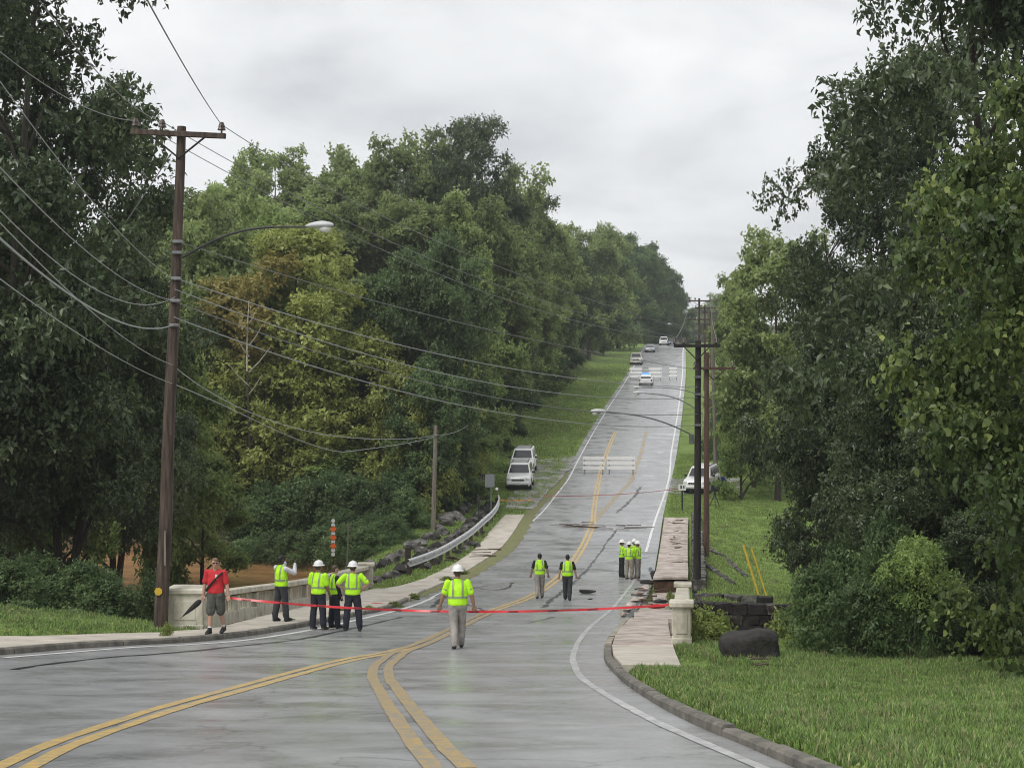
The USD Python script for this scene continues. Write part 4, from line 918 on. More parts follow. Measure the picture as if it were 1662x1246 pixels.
wire('lowest cable crossing the valley to the black pole below its lamp', [on1(515), at(760, 660, 54), on2(690)], .015, m='wire_light')
top4 = T4 + np.array([0, -.15, -.55])
wire('slack pale cable drooping from the left pole to the short pale pole', [on1(592), at(520, 704, 60), at(600, 712, 66), top4], .014, m='wire_light')
wire('lower slack cable drooping behind the bridge to the short pale pole', [on1(622), at(430, 690, 55), at(560, 733, 64), top4 - [0, 0, .1]], .014, m='wire_light')
wire('short cable running from the short pale pole into the trees', [top4, at(760, 690, 101)], .014, .2, m='wire_light')
for lab, a, py, sg, r in [('topmost cable rising to the left from the pole at lamp height', (-4, 128, 20), 455, .3, .008), ('second cable rising to the left from the pole', (-4, 268, 20), 488, .35, .008), ('third cable rising to the left from the pole', (-4, 338, 20), 482, .6, .008),
                          ('thick pale cable sagging left from the pole', (-4, 384, 18), 527, .45, .014), ('thin cable under the thick one at the left edge', (-4, 358, 19), 592, .25, .008), ('lowest cable at the left edge running down to the pole', (-4, 450, 22), 622, .15, .008)]:
    wire(lab, [at(*a), on1(py)], r, sg, m='wire_light')
wire('steep guy wire from the left crossarm down into the oak', [at(276, 250, B1[1] + .3), at(204, 360, B1[1] + 3)], .016, .02)
for k in range(2):
    wire('wire from the black pole to the tallest distant pole', [tips2[(0, 2)[k]], far[0][(0, 2)[k]]], .012, .7, group='wires from the black pole to the distant pole')
    wire('wire between the distant poles up the hill', [far[0][(0, 2)[k]], far[1][(0, 2)[k]]], .014, .4, group='wires between the distant poles')

# yellow guards on the guy wires
mat('guard_yellow', (.50, .34, .03), (.62, .43, .05), scale=6, rough=.5)
for a, b, lab in [((1206, 884), (1236, 978), 'long yellow guy-wire guard on the right lawn, left of the pair'), ((1219, 888), (1247, 974), 'thinner yellow guy-wire guard on the right lawn, right of the pair')]:
    q = hit(*b, G); p0_, p1_ = q, at(a[0], a[1], q[1] + .6)
    t = thing('guy_guard', lab, 'guy guard', p0_)
    obj('guard_tube', cyl((0, 0, -.1), p1_ - p0_, .05 if 'left' in lab else .038, sides=10), 'guard_yellow', t, smooth=50)
    obj('guy_wire', cyl(p1_ - p0_, (p1_ - p0_) * 1.12, .008, sides=5), 'wire_grey', t)

# ---------------------------------------------------------------- guardrail and signs
mat('galvanised', (.40, .41, .42), (.56, .57, .58), scale=3, rough=.4, metal=.25)
mat('post_wood', (.030, .022, .016), (.075, .055, .040), scale=5, stretch=(3, 3, .5), rough=.9, bump=.8)
gr = thing('guardrail', 'curving pale steel guardrail on dark posts along the left pavement', 'guardrail')
gp = smooth_path(hits([(662, 936), (690, 925), (718, 912), (745, 895), (768, 878), (785, 862), (798, 850), (806, 838), (809, 828), (808, 822)], G)[:, :2], .5)
t = np.gradient(gp, axis=0); t /= np.linalg.norm(t, axis=1, keepdims=True); nr = np.stack([t[:, 1], -t[:, 0]], 1)
prof = [(0, .40), (.09, .44), (.09, .505), (-.02, .56), (-.02, .64), (.09, .695), (.09, .76), (0, .80)]
gz_ = np.array([float(G(*q)) for q in gp]); gz_ = np.convolve(np.pad(gz_, 4, 'edge'), np.ones(9) / 9, 'valid')
P = np.stack([np.column_stack([gp + nr * a, gz_ + b + .03]) for a, b in prof] + [np.column_stack([gp + nr * (a - .008), gz_ + b + .03]) for a, b in prof[::-1]] + [np.column_stack([gp, gz_ + .45])], 1)
seg = np.linspace(0, len(gp) - 1, 8).astype(int)
for a, b in zip(seg[:-1], seg[1:]):
    obj('rail_beam', grid_mesh(P[a:b + 1]), 'galvanised', gr, smooth=40)
for i in range(1, len(gp), 4):
    q = gp[i] - nr[i] * .12; obj('rail_post', box_at((q[0], q[1], gz_[i] + .28), (.18, .2, 1.0), math.atan2(t[i][1], t[i][0])), 'post_wood', gr)
b = hit(662, 926, G); t_ = thing('wooden_post', 'stout dark wooden post at the near end of the guardrail', 'post', b); obj('post_shaft', box_at((0, 0, .5), (.26, .26, 1.35), .3), 'post_wood', t_)
mat('sign_back', (.22, .23, .24), rough=.5, metal=.4); mat('sign_white', (.62, .62, .60), rough=.5); mat('sign_black', (.015, .015, .015), rough=.5)
mat('sign_green_post', (.10, .14, .10), rough=.6)
def rr_plate(w, h, th=.012, r=.05):
    return m3.CrossSection.square([w - 2 * r, h - 2 * r], True).offset(r, m3.JoinType.Round, 2.0, 24).extrude(th)
def upright(mf, c, rz=0.0):
    m = trimesh.Trimesh(*(lambda q: (q.vert_properties[:, :3], q.tri_verts))(mf.to_mesh()), process=False)
    m.apply_transform(trimesh.transformations.rotation_matrix(np.pi / 2, [1, 0, 0])); m.apply_transform(trimesh.transformations.rotation_matrix(rz, [0, 0, 1])); m.apply_translation(c); return m
b = hit(797, 850, G); s_ = thing('road_sign', 'tall grey sign seen from behind on a green post by the guardrail end', 'sign', b)
hh = (CY - 768) / FPX * b[1] - b[2]
obj('sign_post', box_at((0, 0, hh / 2), (.07, .05, hh)), 'sign_green_post', s_); obj('sign_plate', upright(rr_plate(.6, .8), (-.08, -.04, hh - .45), .2), 'sign_back', s_); obj('reflector', cyl((.36, -.05, hh - .95), (.36, -.07, hh - .95), .09), 'sign_white', s_)
b = hit(777, 851, G); s_ = thing('delineator_post', 'thin dark post standing behind the middle of the guardrail', 'post', b); hh = (CY - 803) / FPX * b[1] - b[2]
obj('post_shaft', box_at((0, 0, hh / 2), (.07, .06, hh)), 'dark_metal', s_); obj('post_plate', upright(rr_plate(.2, .35), (0, -.045, hh - .25)), 'dark_metal', s_)
b = hit(1107, 829, G); s_ = thing('small_sign', 'small white sign on a dark post beside the right driveway', 'sign', b); hh = (CY - 785) / FPX * b[1] - b[2]
obj('sign_post', box_at((0, 0, hh / 2 - .1), (.1, .08, hh - .2)), 'sign_black', s_)
pl = obj('sign_plate', upright(rr_plate(.5, .42), (0, -.06, hh - .22)), 'sign_white', s_)
obj('sign_bar', box_at((-.08, -.078, hh - .2), (.1, .008, .22)), 'sign_black', pl); obj('sign_bar', box_at((.1, -.078, hh - .2), (.08, .008, .18)), 'sign_black', pl)
# striped marker behind the bridge
mat('marker_orange', (.72, .13, .03), rough=.5)
b = at(541, 912, 78); b[2] = float(G(b[0], b[1])); hh = (CY - 842) / FPX * b[1] - b[2]
s_ = thing('striped_marker', 'upright marker of white discs and orange diamonds behind the bridge', 'marker', b)
obj('marker_post', box_at((0, .05, hh / 2), (.05, .04, hh)), 'sign_black', s_)
L = 1.75
for k in range(9):
    z = hh - .08 - k * L / 8.6
    if k in (2, 4, 6): obj('orange_diamond', upright(m3.CrossSection.square([.24, .24], True).rotate(45).extrude(.015), (0, .01, z)), 'marker_orange', s_)
    else: obj('white_disc', upright(m3.CrossSection.circle(.095, 20).extrude(.015), (0, .01, z)), 'sign_white', s_)

# ---------------------------------------------------------------- barricades
mat('board_white', (.76, .75, .73), (.82, .81, .80), scale=4, rough=.6)
mat('board_stripe', (.60, .53, .46), (.68, .62, .56), scale=4, rough=.6)
def barricade(c, w, h, rz, label, group=None):
    t = thing('road_barricade', label, 'barricade', c, rz, group)
    for s in (-1, 1):
        obj('upright', box_at((s * w * .42, 0, h * .5), (.07, .07, h)), 'steel_grey', t); obj('foot', box_at((s * w * .42, 0, .04), (.07, 1.1, .07)), 'steel_grey', t)
    for k in range(3):
        bd = obj('board', box_at((0, -.06, h * (.33 + .295 * k)), (w, .035, h * .195)), 'board_white', t)
    return t
for a, b_, y, lab in [(946, 981, 768, 'left board barricade standing on the yellow lines of the turn lane'), (985, 1031, 768, 'right board barricade standing in the turn lane')]:
    c = hit((a + b_) / 2, y, RS); w = (b_ - a) / FPX * c[1]; barricade(c, w, 27 / FPX * c[1], -.12, lab)
for a, b_, y, lab in [(1022, 1042, 617, 'left barricade behind the police car'), (1053, 1074, 617, 'right barricade behind the police car'), (1086, 1099, 616, 'narrow barricade on the right edge behind the police car')]:
    c = hit((a + b_) / 2, y, RS); w = (b_ - a) / FPX * c[1]; barricade(c, w, 20 / FPX * c[1], -.12, lab)

# ---------------------------------------------------------------- barrier tape and debris
mat('tape_faded', (.36, .06, .06), rough=.5); mat('tape_red', (.62, .035, .045), rough=.3); mat('tape_ink', (.05, .01, .012), rough=.4)
def tape(label, a, b, sag, w, text=None, m='tape_red'):
    a, b = np.array(a), np.array(b); s = np.linspace(0, 1, 90); q = a + (b - a) * s[:, None]; q[:, 2] -= 4 * sag * s * (1 - s)
    tw = .35 * np.sin(s * 31) + .25 * np.sin(s * 13 + 1)
    d = unit((b - a) * [1, 1, 0]); side = np.array([-d[1], d[0], 0])
    up = np.cos(tw)[:, None] * [0, 0, 1] + np.sin(tw)[:, None] * side
    P = np.stack([q - up * w / 2, q + up * w / 2, q + up * w / 2 + side * .002, q - up * w / 2 + side * .002, q - up * w / 2], 1)
    g = tag(obj('barrier_tape', grid_mesh(P), m, smooth=30), label, 'tape'); return q, d, side, g
HAND = hit(352, 1027, lambda x, y: Zs(x, y) + .135) + [.30, -.05, .88]
PIER = np.array([*p0, float(zf(*p0)) + .86]) + [-.3, 0, 0]
q, d, side, g = tape('red barrier tape stretched across the road from the man in red to the bridge post', HAND, PIER, .24, .055)
s = np.concatenate([[0], np.cumsum(np.linalg.norm(np.diff(q, axis=0), axis=1))])
txt = meshkit.text_mesh('DANGER', .042, .002, True); tw_ = txt.bounds[1][0]
for k in np.arange(.35, s[-1] - 1, .95):
    p = np.array([np.interp(k + tw_ / 2, s, q[:, i]) for i in range(3)]); p2 = np.array([np.interp(k + tw_ / 2 + .1, s, q[:, i]) for i in range(3)]); u = unit(p2 - p); out = -side if side[1] > 0 else side
    m = txt.copy(); M = np.eye(4); M[:3, 0], M[:3, 1], M[:3, 2] = u, np.cross(out, u), out; M[:3, 3] = p - u * tw_ / 2 - np.cross(out, u) * .025 + out * .016; m.apply_transform(M)
    obj('lettering', m, 'tape_ink', g)
tape('second red tape across the road below the board barricades', hit(880, 812, RS) + [0, 0, .35], hit(1098, 800, RS) + [.3, 0, .35], .2, .045, m='tape_faded')
mat('tape_orange', (.70, .30, .06), rough=.4)
tape('orange tape lying across the grass beyond the guardrail', hit(812, 816, G) + [0, 0, .2], hit(866, 815, G) + [0, 0, .2], .05, .07, m='tape_orange')
mat('drift_wood', (.055, .038, .027), (.13, .095, .070), scale=6, rough=.9, bump=.8)
def sticks(name, label, n, cx, cy, spread, ln, r, f=RS, seed=0, ang=0.1, m='drift_wood', cat='debris'):
    rng = np.random.default_rng(seed); t = thing(name, label, cat)
    for k in range(n):
        c = hit(cx + rng.normal(0, spread[0]), cy + rng.normal(0, spread[1]), f); a = rng.normal(0, ang) + (np.pi if rng.random() < .5 else 0); l = ln * rng.uniform(.5, 1.5)
        s = np.linspace(-.5, .5, 6)[:, None]; q = c + s * l * [math.cos(a), math.sin(a), 0] + rng.normal(0, .06, (6, 3)) * [1, 1, .3]; q[:, 2] = f(q[:, 0], q[:, 1]) + .05 + rng.uniform(0, .12)
        obj('branch', tube(q, np.linspace(r, r * .4, 6) * rng.uniform(.6, 1.4), 6), m, t, smooth=True)
    return t
sticks('drift_branches', 'tangle of drift branches washed across the road beyond the walkers', 16, 985, 857, (30, 1.6), 1.5, .026, seed=2, ang=.18)
sticks('drift_branches', 'thin drift sticks on the left part of the road, beside the branch tangle', 8, 925, 853, (14, 1.5), 1.2, .025, seed=3, ang=.15)
sticks('drift_branches', 'drift sticks lying on the left pavement by the guardrail', 7, 782, 900, (12, 8), 1.3, .035, Zs, seed=4, ang=.3)
sticks('drift_branches', 'reddish broken branch poking out in front of the guardrail', 3, 738, 914, (5, 3), 1.3, .07, G, seed=5, ang=.4)
sticks('drift_branches', 'forked stick lying on the lawn in front of the black block', 3, 1228, 1082, (5, 2), .45, .018, G, seed=6, ang=.5)
sticks('drift_branches', 'debris sticks caught on the broken pavement by the bridge post', 14, 1050, 972, (12, 10), .6, .03, RS, seed=7, ang=.8)
sticks('drift_branches', 'sticks and litter along the heaved pavement slabs', 16, 1098, 880, (5, 22), .7, .03, lambda x, y: Zs(x, y) + .3, seed=8, ang=.9)
def lump(name, label, px_, py, size, m, f=RS, cat='debris', seed=0, rz=0, dz=0):
    p = hit(px_, py, f); r = rock_mesh(seed, 3, 1.0); r.apply_scale(np.array(size) / 2); r.apply_transform(trimesh.transformations.rotation_matrix(rz, [0, 0, 1])); r.apply_translation(p + [0, 0, size[2] * .38 + dz]); return tag(obj(name, r, m, smooth=40), label, cat)
mat('asphalt_chunk', (.012, .012, .013), (.035, .035, .036), scale=8, rough=.7, bump=1.0)
lump('asphalt_chunk', 'long black chunk of asphalt lying beside the two walkers', 952, 962, (.85, .3, .2), 'asphalt_chunk', seed=1, rz=.1)
lump('asphalt_chunk', 'small black scrap on the road behind the walkers', 958, 972, (.22, .15, .06), 'asphalt_chunk', seed=2)
lump('asphalt_chunk', 'black torn slab leaning at the broken kerb', 1050, 948, (.75, .4, .3), 'asphalt_chunk', seed=3, rz=.25)
lump('asphalt_chunk', 'black broken piece at the foot of the heaved slab', 1060, 939, (.4, .4, .55), 'asphalt_chunk', seed=4)
mat('red_cloth', (.42, .02, .03), rough=.7)
lump('red_bundle', 'crumpled red and black bundle at the foot of the right bridge post', 1066, 986, (.75, .35, .2), 'red_cloth', seed=6)
lump('black_bag', 'black bag lying on the red bundle by the right bridge post', 1068, 983, (.7, .3, .2), 'asphalt_chunk', seed=7, dz=.1)
lump('red_bundle', 'small red bundle on the verge beside the left pavement', 612, 984, (.55, .3, .2), 'red_cloth', Zs, seed=8)
for k, (x, y, s) in enumerate([(1036, 966, .5), (1030, 976, .4), (1024, 985, .45), (1044, 958, .5), (1018, 992, .35), (1050, 955, .4), (1012, 1000, .3), (1040, 975, .35)]):
    lump('broken_kerbstone', 'broken pinkish piece of kerb along the washed-out pavement edge', x, y, (s, s * 1.4, .22), 'pink_concrete', seed=20 + k, rz=k).SetCustomDataByKey('group', 'broken kerb pieces')
mat('sediment', (.16, .115, .09), (.30, .24, .20), scale=2, rough=.5)

# ---------------------------------------------------------------- people
mat('skin_light', (.42, .25, .18), rough=.5); mat('skin_tan', (.30, .17, .11), rough=.5); mat('skin_dark', (.055, .032, .022), rough=.5)
mat('hair_brown', (.07, .042, .025), rough=.6); mat('hair_black', (.010, .009, .008), rough=.5); mat('hair_sandy', (.16, .095, .05), rough=.6)
mat('hivis', (.40, .80, .012), (.50, .92, .02), scale=9, rough=.75)
mat('hivis_band', (.20, .27, .14), (.27, .34, .20), scale=9, rough=.4)
mat('hard_hat', (.74, .74, .73), rough=.25)
mat('navy_cloth', (.010, .012, .020), (.020, .023, .034), scale=9, rough=.85); mat('black_cloth', (.008, .008, .009), (.018, .018, .019), scale=9, rough=.85)
mat('charcoal_cloth', (.022, .024, .028), (.045, .047, .052), scale=9, rough=.85)
mat('khaki_cloth', (.22, .19, .145), (.34, .30, .24), scale=7, rough=.85); mat('grey_khaki_cloth', (.20, .185, .165), (.34, .32, .29), scale=7, rough=.85)
mat('olive_cloth', (.050, .052, .042), (.095, .098, .080), scale=8, rough=.85); mat('red_shirt', (.42, .016, .022), (.56, .025, .032), scale=8, rough=.8)
mat('white_shirt', (.50, .51, .54), (.62, .63, .66), scale=8, rough=.8)
mat('boot_brown', (.07, .045, .028), rough=.6); mat('shoe_black', (.010, .010, .011), rough=.45); mat('sock_white', (.6, .6, .6), rough=.8)
mat('eye_white', (.6, .6, .58), rough=.2); mat('lens_dark', (.02, .02, .022), rough=.1); mat('white_print', (.62, .55, .55), rough=.7)

def S(c, r): 
    r = (r, r, r) if np.ndim(r) == 0 else r
    return m3.Manifold.sphere(1.0, 20).scale([float(a) for a in r]).translate([float(a) for a in c])
def hull(*a): return m3.Manifold.batch_hull(list(a))
def uni(l): return m3.Manifold.batch_boolean(list(l), m3.OpType.Add)
def tm_(mf, L=.028, it=8):
    if L: mf = mf.refine_to_length(L)
    q = mf.to_mesh(); t = trimesh.Trimesh(q.vert_properties[:, :3], q.tri_verts, process=True)
    if it: trimesh.smoothing.filter_taubin(t, lamb=.5, nu=.53, iterations=it)
    return t
def rotx(p, a, o):
    p = np.asarray(p, float) - o; c, s = math.cos(a), math.sin(a)
    return np.stack([p[..., 0], c * p[..., 1] + s * p[..., 2], -s * p[..., 1] + c * p[..., 2]], -1) + o     # a > 0 leans forward (+y)
def person(label, pos, face, H=1.78, legs=((.0, .0), (.0, .0)), spread=.0, arms=None, lean=0.0, head_turn=0.0, head_tilt=0.0, skin='skin_light', top='tee', top_mat='hivis', under='black_cloth', trousers='navy_cloth',
           shorts=False, shoes='shoe_black', hat=None, hair='hair_brown', band=True, long_sleeve=False, girth=1.0, gloves=None, group=None, strap=False, glasses=False, bald=False, emblem=False):
    """a person standing at pos looking towards the angle face (0 = away from the camera, +y; positive turns left). legs: (pitch forward, knee bend) for right and left; arms: (elbow, wrist) directions for right and left"""
    k = H / 1.78
    o = np.array([0, 0, .92]); tilt = lambda p: rotx(p, lean, o)
    J = {}
    for s, n, (a, kb) in ((1, 'R', legs[0]), (-1, 'L', legs[1])):
        hip = np.array([s * .095, 0, .92]); d = np.array([s * spread, math.sin(a), -math.cos(a)]); d /= np.linalg.norm(d); knee = hip + d * .425
        b = a - kb; d2 = np.array([s * spread * .6, math.sin(b), -math.cos(b)]); d2 /= np.linalg.norm(d2); ank = knee + d2 * .42
        J[n] = (hip, knee, ank, b)
    arms = arms or (((.12, -.05, -1), (.05, .15, -1)), ((-.12, -.05, -1), (-.05, .15, -1)))
    A = {}
    for s, n, (e, w) in ((1, 'R', arms[0]), (-1, 'L', arms[1])):
        sh = tilt(np.array([s * .195 * girth ** .5, 0, 1.445])); el = sh + unit(np.array(e, float)) * .285; wr = el + unit(np.array(w, float)) * .25; A[n] = (sh, el, wr, unit(np.array(w, float)))
    low = min(J['R'][2][2], J['L'][2][2]) - .075
    hc = tilt(np.array([0, .02, 1.66])); nk = tilt(np.array([0, 0, 1.50]))
    # head: skull, jaw, nose, ears
    ht = np.array([[math.cos(head_turn), -math.sin(head_turn), 0], [math.sin(head_turn), math.cos(head_turn), 0], [0, 0, 1]])
    hd = lambda p: hc + ht @ rotx(np.array(p, float), head_tilt + lean * .6, np.zeros(3))
    def hs(c, r): return S(hd(c), r)
    skull = uni([hull(hs((0, -.015, .03), (.076, .092, .088)), hs((0, .035, -.075), (.045, .045, .038))), hull(hs((0, .088, .012), .010), hs((0, .112, -.022), .016), hs((0, .09, -.03), .018)),
                 hull(hs((0, .082, -.062), (.028, .012, .008)), hs((0, .08, -.07), (.024, .012, .008))), hs((.082, -.005, -.005), (.012, .024, .034)), hs((-.082, -.005, -.005), (.012, .024, .034))])
    def hand(w, d, s):
        side = unit(np.cross(d, [0, 1, .01])); nrm = unit(np.cross(side, d))
        a, b = w + d * .02, w + d * .085
        palm = hull(S(a + side * .022, .017), S(a - side * .022, .017), S(b + side * .034, .014), S(b - side * .034, .014))
        out = [palm]
        for q, (of, ln) in enumerate(((.033, .062), (.011, .074), (-.011, .069), (-.033, .052))):
            r0 = b + side * of; m1 = r0 + unit(d + nrm * .35) * ln * .5; m2 = m1 + unit(d * .6 + nrm * .8) * ln * .5
            out += [hull(S(r0 - d * .01, .0095), S(m1, .0088)), hull(S(m1, .0088), S(m2, .0078))]
        ts = side * (.03 * -s * (1 if side[0] > 0 else -1)); t0 = a + ts * .8; t1 = t0 + unit(d * .7 + ts * 18) * .042; t2 = t1 + unit(d + nrm * .5) * .032
        return out + [hull(S(t0, .013), S(t1, .011)), hull(S(t1, .011), S(t2, .009))]
    limbs = []
    for n in 'RL':
        h, kn, an, b = J[n]; limbs += [hull(S(h, .088), S(kn, .058)), hull(S(kn, .056), S((kn * .65 + an * .35) + [0, -.015, 0], .058), S(an, .040))]
        f = np.array([math.sin(0), math.cos(b * .6), math.sin(b * .6)]); limbs.append(hull(S(an + [0, -.03, -.03], .04), S(an + f * .13 + [0, 0, -.045], (.042, .05, .026))))
        sh, el, wr, wd = A[n]; limbs += [hull(S(sh, .060), S(el, .044)), hull(S(el, .043), S(el * .6 + wr * .4, .043), S(wr, .029))]
    T = lambda c: tilt(np.array(c, float)); g = girth
    torso = [hull(S(T((.13, 0, 1.43)), .062), S(T((-.13, 0, 1.43)), .062), S(T((0, 0, 1.29)), (.165 * g, .112 * g, .12))), hull(S(T((0, 0, 1.29)), (.165 * g, .112 * g, .12)), S(T((0, .01, 1.07)), (.145 * g, .105 * g, .09)), S((0, 0, .95), (.16, .112, .085)))]
    neck = hull(S(nk, .058), S(hd((0, -.02, -.06)), .055))
    body = tm_(uni(limbs + torso + [neck, skull]), .022, 6)
    hm = uni([x for n, s in (('R', 1), ('L', -1)) for x in hand(A[n][2], A[n][3], s)]).refine_to_length(.008); q = hm.to_mesh()
    bm_ = m3.Manifold(m3.Mesh(np.asarray(body.vertices, np.float32), np.asarray(body.faces, np.uint32)))
    try:
        full = uni([bm_, hm]); q = full.to_mesh(); body = trimesh.Trimesh(q.vert_properties[:, :3], q.tri_verts, process=False)
        if len(body.faces) < 2000: raise ValueError
    except Exception:
        body = cat_([body, trimesh.Trimesh(q.vert_properties[:, :3], q.tri_verts, process=False)])
    t = thing('person', label, 'person', pos, face, group, (k, k, k))
    fix = np.array([0, 0, -low])
    def add(name, m, mt, parent=t, smooth=50):
        m = m.copy()
        if name in ('shirt', 'vest', 'trousers', 'shorts'): m.vertices += m.vertex_normals * ((meshkit.fbm(m.vertices * [11, 11, 7] + pos[0], 3) - .36) * .030)[:, None]
        m.apply_translation(fix); return obj(name, m, mt, parent, smooth=smooth)
    bd = add('body', body, skin)
    for s in (-1, 1): add('eye', ell(hd((s * .03, .083, .012)), (.011, .008, .008), 6), 'lens_dark', bd)
    # trousers
    tr = []
    for n in 'RL':
        h, kn, an, b = J[n]
        if shorts: tr += [hull(S(h, .118), S(kn * .95 + h * .05, .098)), ]
        else: tr += [hull(S(h, .112), S(kn, .086)), hull(S(kn, .086), S(an * .7 + kn * .3 + [0, -.02, 0], .080), S(an + [0, 0, .01], .070))]
    tr += [hull(S((0, 0, 1.0), (.168 * g, .126 * g, .05)), S((0, 0, .93), (.178, .132, .085)), S(J['R'][0], .115), S(J['L'][0], .115))]
    add('shorts' if shorts else 'trousers', tm_(uni(tr), .025, 7), trousers)
    for n in 'RL':
        h, kn, an, b = J[n]; fz = math.sin(b * .6); f = np.array([.03 * (1 if n == 'R' else -1), math.cos(b * .6), fz])
        so = uni([hull(S(an + [0, -.035, -.035], (.046, .048, .045)), S(an + f * .14 + [0, 0, -.045], (.05, .06, .034)), S(an + f * .06 + [0, 0, -.01], (.046, .05, .05))), hull(S(an + [0, -.01, -.02], .05), S(an + [0, -.005, .06], .052))])
        add('shoe', tm_(so, .02, 4), shoes)
        if shorts: add('sock', tm_(hull(S(an + [0, -.005, .05], .048), S(an * .8 + kn * .2, .050)), .03, 2), 'sock_white')
    # upper clothes
    def upper(e, sleeves, bottom=.93):
        out = [hull(S(T((.13, 0, 1.42)), .062 + e), S(T((-.13, 0, 1.42)), .062 + e), S(T((0, -.01, 1.475)), .06 + e), S(T((0, 0, 1.30)), (.172 * g + e, .120 * g + e, .11))),
               hull(S(T((0, 0, 1.30)), (.172 * g + e, .120 * g + e, .11)), S(T((0, .01, 1.08)), (.160 * g + e, .118 * g + e, .08)), S(T((0, 0, bottom + .05)), (.176 * g + e, .132 * g + e, .05)))]
        for n in 'RL':
            sh, el, wr, _ = A[n]
            if sleeves >= 1: out.append(hull(S(sh - [0, 0, .004], .069 + e), S(sh * .22 + el * .78, .060 + e)))
            if sleeves == 2: out += [hull(S(sh, .066 + e), S(el, .056 + e)), hull(S(el, .056 + e), S(wr, .042 + e))]
        return uni(out)
    cut = lambda mf: mf - m3.Manifold.cube([1.2, 1.2, .3], True).translate([0, 0, .93 - .15]) - hull(S(T((0, .03, 1.53)), .062), S(T((0, .06, 1.60)), .07))
    if top == 'vest':
        add('shirt', tm_(cut(upper(.0, 2 if long_sleeve else 1, .95)), .025, 6), under)
        shell = upper(.016, 0)
    else: shell = upper(.006, 2 if long_sleeve else 1)
    shell = cut(shell)
    v = add('vest' if top_mat == 'hivis' else 'shirt', tm_(shell, .024, 5), top_mat)
    if band:
        sh2 = cut(upper((.016 if top == 'vest' else .006) + .010, 0 if top == 'vest' else 1)); bands = []
        def B(c, size):
            b = m3.Manifold.cube([float(a) for a in size], True).translate([float(a) for a in c]); return b.translate([0, 0, -.92]).rotate([-math.degrees(lean), 0, 0]).translate([0, 0, .92])
        bands.append(B((0, 0, 1.13), (.8, .8, .05)))
        hb = sh2 ^ (bands[0] - B((.42, 0, 1.13), (.40, .8, .2)) - B((-.42, 0, 1.13), (.40, .8, .2)))
        vb = sh2 ^ (uni([B((s * .105, 0, 1.33), (.045, .8, .38)) for s in (-1, 1)]))
        for m_ in (hb, vb):
            if m_.num_tri(): add('reflective_band', tm_(m_, .04, 0), 'hivis_band', v)
        if top != 'vest':
            for n in 'RL':
                sh, el, wr, _ = A[n]; c0, c1 = sh * .5 + el * .5, sh * .36 + el * .64
                add('sleeve_band', tm_(hull(S(c0, .079), S(c1, .0765)) ^ hull(*[S(c, (.12)) for c in (c0, c1)]), .05, 0) if False else cyl(c0, c1, .072, .0705, 14), 'hivis_band', v)
    if gloves:
        for n in 'RL': w, d = A[n][2], A[n][3]; add('glove', tm_(hull(S(w + d * .03, .04), S(w + d * .11, .042)), .02, 2), gloves)
    if hat:
        hz = ht
        prof = [(.0, .128), (.04, .124), (.085, .102), (.112, .066), (.122, .02), (.124, .0), (.150, -.006), (.152, -.012), (.118, -.010)]
        dome = trimesh.creation.revolve(np.array([(r, z) for r, z in prof]), sections=28); v_ = dome.vertices.copy(); v_[:, 1] *= 1.14; v_[:, 1] += np.where((v_[:, 2] < .01) & (v_[:, 1] > 0), .035 * v_[:, 1] / .15, 0)
        v_ = v_ @ rotx(np.eye(3), head_tilt + lean * .6, np.zeros(3)) @ hz.T + hd((0, -.01, .055))
        hm_ = trimesh.Trimesh(v_, dome.faces, process=False); hm_.fix_normals(); h_ = add('hard_hat', hm_, 'hard_hat')
        ridge = tm_(hull(S(hd((0, -.10, .15)), .014), S(hd((0, 0, .183)), .016), S(hd((0, .10, .15)), .014)), .03, 2); add('hat_ridge', ridge, 'hard_hat', h_)
        add('hair', tm_(hull(hs((0, -.03, .0), (.081, .082, .06)), hs((0, -.055, -.045), (.066, .05, .03))), .03, 2), hair)
    elif bald:
        add('hair', tm_(uni([hull(hs((0, -.045, .02), (.083, .070, .07)), hs((0, -.06, -.04), (.066, .045, .03))), hull(hs((0, -.02, .09), (.05, .05, .03)), hs((0, -.06, .06), (.07, .05, .05)))]), .03, 2), hair)
    else:
        add('hair', tm_(uni([hull(hs((0, -.025, .055), (.083, .092, .073)), hs((0, -.06, -.03), (.070, .045, .04))), hull(hs((0, .055, .085), (.05, .03, .022)), hs((0, 0, .11), (.06, .06, .025)))]), .03, 2), hair)
    if glasses: add('glasses', cat_([box_at(hd((s * .034, .098, .014)), (.05, .01, .032), head_turn) for s in (-1, 1)] + [box_at(hd((0, .1, .02)), (.03, .008, .008), head_turn)]), 'lens_dark')
    if strap:
        pts = []
        for a in np.linspace(0, 2 * np.pi, 29):
            c = np.array([.0, 0, 1.24]); dx = math.cos(a); p = np.array([.205 * g * dx, .155 * g * math.sin(a), 1.24 + .23 * (-dx)]); pts.append(T(p))
        pts = np.array(pts); add('shoulder_strap', tube(pts, .024, 8), 'black_cloth')
    if emblem: add('chest_print', box_at(T((-.085, .132 * g, 1.36)), (.055, .03, .11), 0, .004), 'white_print', v)
    def world(p): 
        p = (np.asarray(p) + fix) * k; c, s = math.cos(face), math.sin(face)
        return np.array([c * p[0] - s * p[1], s * p[0] + c * p[1], p[2]]) + np.array(pos)
    return t, {n: (world(A[n][2] + A[n][3] * .09), A[n][3]) for n in 'RL'}, world(hc)
def stand(px_, py, dz=0.0, f=Zs): return hit(px_, py, lambda x, y: f(x, y) + dz)
def tall(px_top, pos): return (CY - px_top) / FPX * pos[1] - pos[2]
DN = (-.1, 0, -1)
pm = stand(351, 1027, .135); Hm = min(1.93, tall(902, pm) * .985)
